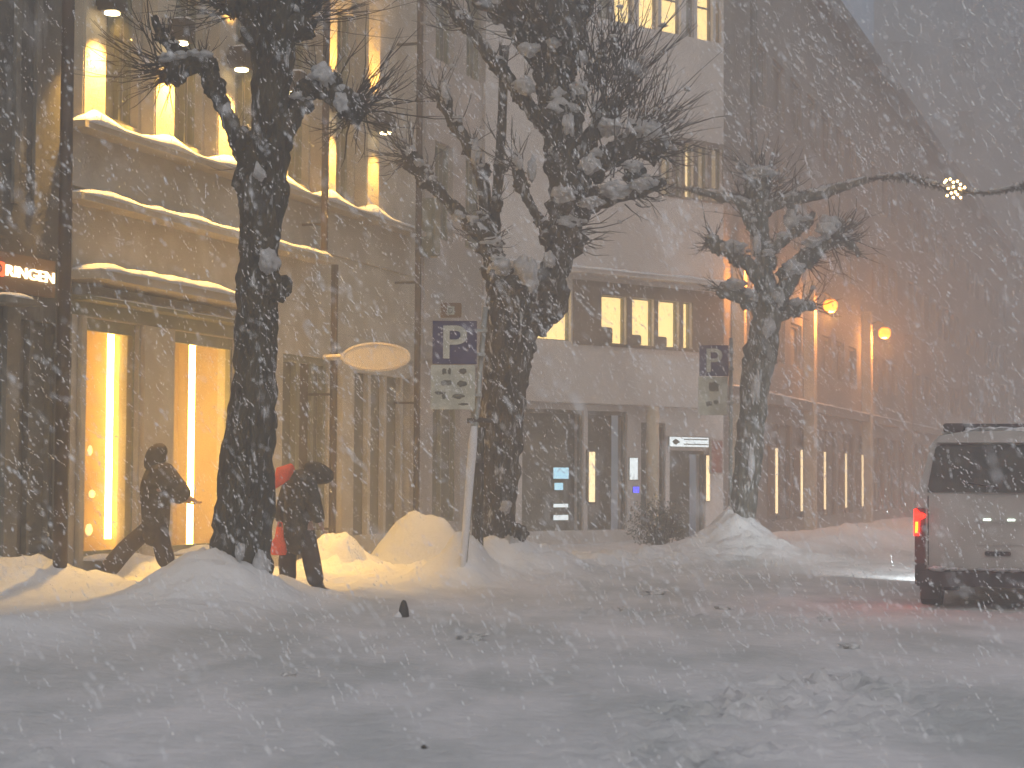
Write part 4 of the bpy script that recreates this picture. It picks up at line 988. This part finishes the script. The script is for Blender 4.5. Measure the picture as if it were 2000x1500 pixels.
for s in (-1, 1):
    for y_ in (.78, 3.75):
        w_ = MB().tube([(s*.94, y_, .31), (s*.70, y_, .31)], .315, 28).build('wheel', M_rubber, V, bevel=.01)
        MB().tube([(s*.955, y_, .31), (s*.942, y_, .31)], .20, 20).build('rim', M_metal, w_)
    for y_ in (.0,): MB().box(min(s*.93, s*.72), max(s*.93, s*.72), .42, .44, .08, .32).build('mud_flap', M_black, V)
    MB().tube([(s*.62, .25, 2.06), (s*.62, .35, 2.12), (s*.62, 3.0, 2.12), (s*.62, 3.1, 2.05)], .022, 8).build('roof_rail', M_black, V)
    MB().box(s*.945-.02 if s > 0 else -.955, s*.945+.01 if s > 0 else -.93, 1.0, 3.2, 1.32, 1.75).build('side_window', M_vglass, V, bevel=.005) if False else None
for y_ in (.45, 1.6): MB().box(-.66, .66, y_, y_+.10, 2.10, 2.15).build('roof_bar', M_black, V, bevel=.01)
MB().box(-.64, -.40, .22, .44, 2.05, 2.15).build('rack_end', M_black, V, bevel=.02)
m_ = MB(); 
for i in range(9): m_.blob((-.5+.125*i, 1.3, 2.06), .22, 1.0, .09, .2, i, 12, 8)
m_.build('snow', M_snow, V, smooth=True)['kind'] = 'stuff'
for s in (-1, 1):
    hl = MB().box(min(s*.80, s*.50), max(s*.80, s*.50), 4.78, 4.90, .66, .84).build('headlamp', M_plate, V, bevel=.02)
    l = bpy.data.lights.new('headlight', 'SPOT'); l.energy = 800; l.color = (.85, .95, 1); l.spot_size = R(80); l.spot_blend = .8; l.shadow_soft_size = .08
    lo = bpy.data.objects.new('headlight', l); S.collection.objects.link(lo); lo.parent = hl; lo.location = (s*.65, 4.95, .75); lo.rotation_euler = (R(80), 0, R(12))
MB().tube([(.5, .05, .22), (.5, -.06, .2)], .03, 10).build('exhaust', M_metal, V)

# ================================================================== snow heap, clods, bush, small things
def heap(px, py, Y, rx, rz, label, seed, name='snow_heap', m_=None, cat='snow heap', group=None, ry=None, rough=.2):
    p = P(px, py, Y); ryy = ry or rx*.9
    e_h = min(ground_h(p.x+rx*math.cos(q), Y+ryy*math.sin(q)) for q in (0, .8, 1.6, 2.4, 3.1, 3.9, 4.7, 5.5)); rz = rz + ground_h(p.x, Y) - e_h if rz > .5 else max(.3, rz + (ground_h(p.x, Y)-e_h)*.4)
    ry = ry or rx*.9; mb = MB(); NR, NA = 34, 84; vs = [(0, 0, rz)]
    for i in range(1, NR+1):
        t = i/NR
        for j in range(NA):
            an = 2*math.pi*j/NA; k = 1 + rough*noise.noise(Vector((math.cos(an)*1.3, math.sin(an)*1.3, seed)))*1.3
            x_, y_ = rx*t*k*math.cos(an), ry*t*k*math.sin(an)
            z_ = rz*(.5+.5*math.cos(math.pi*t**1.5))**.7*(1+rough*2.2*noise.noise(Vector((x_*2.6, y_*2.6, seed)))) + .06*noise.noise(Vector((x_*5, y_*5, seed)))*(1-t) + .05*max(0, noise.noise(Vector((x_*9, y_*9, seed+4))))*(1-t) + .02*noise.noise(Vector((x_*17, y_*17, seed)))*(1-t) - (.12 if i == NR else 0)
            vs.append((x_, y_, z_))
    fs = [(0, 1+j, 1+(j+1) % NA) for j in range(NA)] + [(1+(i-1)*NA+j, 1+i*NA+j, 1+i*NA+(j+1) % NA, 1+(i-1)*NA+(j+1) % NA) for i in range(1, NR) for j in range(NA)]
    mb.add(vs, fs)
    o = mb.build(name, m_ or M_snow, None, smooth=True); o.location = (p.x, Y, e_h - .03); return tag(o, label, cat, group)
heap(822, 1060, 32.2, 1.0, .80, 'big rounded snow heap against the wall left of the parking sign', 8, ry=.6, rough=.09)
heap(655, 1090, 29.3, .62, .34, 'low smooth snow pile behind the walker', 5, rough=.1)
clods = [((920, 1250), .10, 'dark crumbly snow clod on the road right of the nearest tree'), ((1280, 1162), .12, 'flat grey clod on the road before the corner building'), ((1218, 1194), .05, 'small clod left of the middle of the road'),
         ((1608, 1210), .06, 'small dark clod on the road left of the van'), ((1660, 1268), .07, 'pinkish clod in the road below the smallest tree'), ((563, 1322), .045, 'tiny clod in the snow below the nearest tree'), ((1412, 1190), .07, 'clod in the wheel ruts below the third tree')]
for i, ((px, py), r, lab) in enumerate(clods):
    x, y = gp(px, py); mb = MB(); mb.blob((0, 0, 0), r*1.2, r, r*.5, .5, i+2.5, 18, 12, 6)
    for q in range(4): mb.blob((random.uniform(-r, r)*1.4, random.uniform(-r, r), -r*.2), r*.4, r*.4, r*.35, .4, q+i*3, 10, 7)
    o = mb.build('snow_clod', M_slush, None, smooth=False); o.location = (x, y, ground_h(x, y)+r*.2); tag(o, lab, 'snow clod', 'clods of snow on the road')
x, y = gp(830, 1466); o = MB().blob((0, 0, 0), .022, .016, .012, .4, 3, 12, 8).build('pebble', M_boot, None); o.location = (x, y, ground_h(x, y)+.006); tag(o, 'tiny black pebble lying on the snow at the bottom of the picture', 'pebble')
p = P(788, 1215, 20.4)
e = empty('marker_stub', (p.x, 20.4, ground_h(p.x, 20.4)-.03), 0, 'small dark pointed post stub poking out of the snow bank', 'post stub')
MB().tube([(0, 0, 0), (.004, 0, .12), (.0, 0, .19), (-.01, 0, .205)], [.07, .05, .028, .01], 12, True, .15, 2, 12).build('post', M_boot, e, smooth=True)
MB().blob((-.05, -.02, .03), .06, .05, .05, .2, 3, 12, 8).build('snow', M_snow, e, smooth=True)
# low bush in front of the entrance
p = P(1292, 1075, 38.5); e = empty('bush', (p.x, 38.5, 0), 0, 'low dark leafy bush dusted with snow before the entrance', 'bush')
bm_ = MB(); st = MB(); rnd = random.Random(11)
for i in range(2600):
    u = Vector((rnd.gauss(0, 1), rnd.gauss(0, 1), rnd.gauss(0, 1))).normalized()*rnd.random()**.4
    c = Vector((u.x*.62, u.y*.45, .50+u.z*.50)); c *= (1+.6*noise.noise(u*1.7)); s_ = .028
    a = Vector((rnd.uniform(-1, 1), rnd.uniform(-1, 1), rnd.uniform(-1, 1))).normalized()*s_; b_ = a.orthogonal().normalized()*s_*.6
    bm_.add([c-a, c+b_, c+a, c-b_], [(0, 1, 2, 3)])
for i in range(14):
    an = i*.45; st.tube([(0, 0, 0), (math.cos(an)*.2, math.sin(an)*.2, .35), (math.cos(an)*.38, math.sin(an)*.34, .8)], [.02, .012, .006], 5)
bm_.build('foliage', M_bush, e); st.build('stems', M_twig, e)

# ================================================================== falling snow
M_flake = mat('falling snowflakes', (.85, .86, .88), .9)
fl = MB(); rnd = random.Random(21)
def flake(c, d, s_, ln, k1):
    a = d.orthogonal().normalized(); b_ = d.cross(a)
    fl.add([c-d*ln, c+a*s_, c+b_*s_*k1, c-a*s_*k1, c-b_*s_, c+d*ln*.8], [(0, 1, 2), (0, 2, 3), (0, 3, 4), (0, 4, 1), (5, 2, 1), (5, 3, 2), (5, 4, 3), (5, 1, 4)])
for i in range(46000):
    Y = 4.5 + 42*rnd.random()**.8 if i > 450 else rnd.uniform(2.2, 6)
    hw = Y*.30+1; X = rnd.uniform(-hw, hw); Z = rnd.uniform(0.05, 1.5+Y*.32)
    g_ = noise.noise(Vector((X*.35, Y*.2, Z*.35)))
    an = R(rnd.gauss(30+25*g_, 13)); d = Vector((math.sin(an), rnd.uniform(-.5, .5), -math.cos(an))).normalized()
    s0_ = rnd.uniform(.0026, .0062)*min(1.25, .5+Y/24)
    c = Vector((X, Y, Z)); m_n = rnd.choice((1, 1, 2, 3, 4, 5)) if g_ > -.1 else 1
    for q in range(m_n):          # flakes blown along in loose strings
        s_ = s0_*rnd.uniform(.5, 1.1)
        flake(c + d*q*s0_*rnd.uniform(4, 7) + Vector((rnd.uniform(-1, 1), rnd.uniform(-1, 1), rnd.uniform(-1, 1)))*s0_*1.2, d, s_, s_*rnd.uniform(1.5, 5.0), rnd.uniform(.7, 1.2))
o = fl.build('falling_snow', M_flake, None); tag(o, 'snowflakes blowing through the air over the whole street', 'snowfall', None, 'stuff')

# ================================================================== haze
hz = MB().box(-162, 262, -42, 322, -1.2, 37).build('haze', M_snow, None)
hm = bpy.data.materials.new('snow haze'); hm.use_nodes = True; nt = hm.node_tree
nt.nodes.remove(nt.nodes['Principled BSDF']); pv_ = nt.nodes.new('ShaderNodeVolumePrincipled')
pv_.inputs['Color'].default_value = (.88, .875, .835, 1); pv_.inputs['Density'].default_value = HAZE; pv_.inputs['Anisotropy'].default_value = .6
nt.links.new(pv_.outputs[0], nt.nodes['Material Output'].inputs['Volume'])
hz.data.materials.clear(); hz.data.materials.append(hm); tag(hz, 'pale blowing snow haze filling the street', 'haze', None, 'stuff')
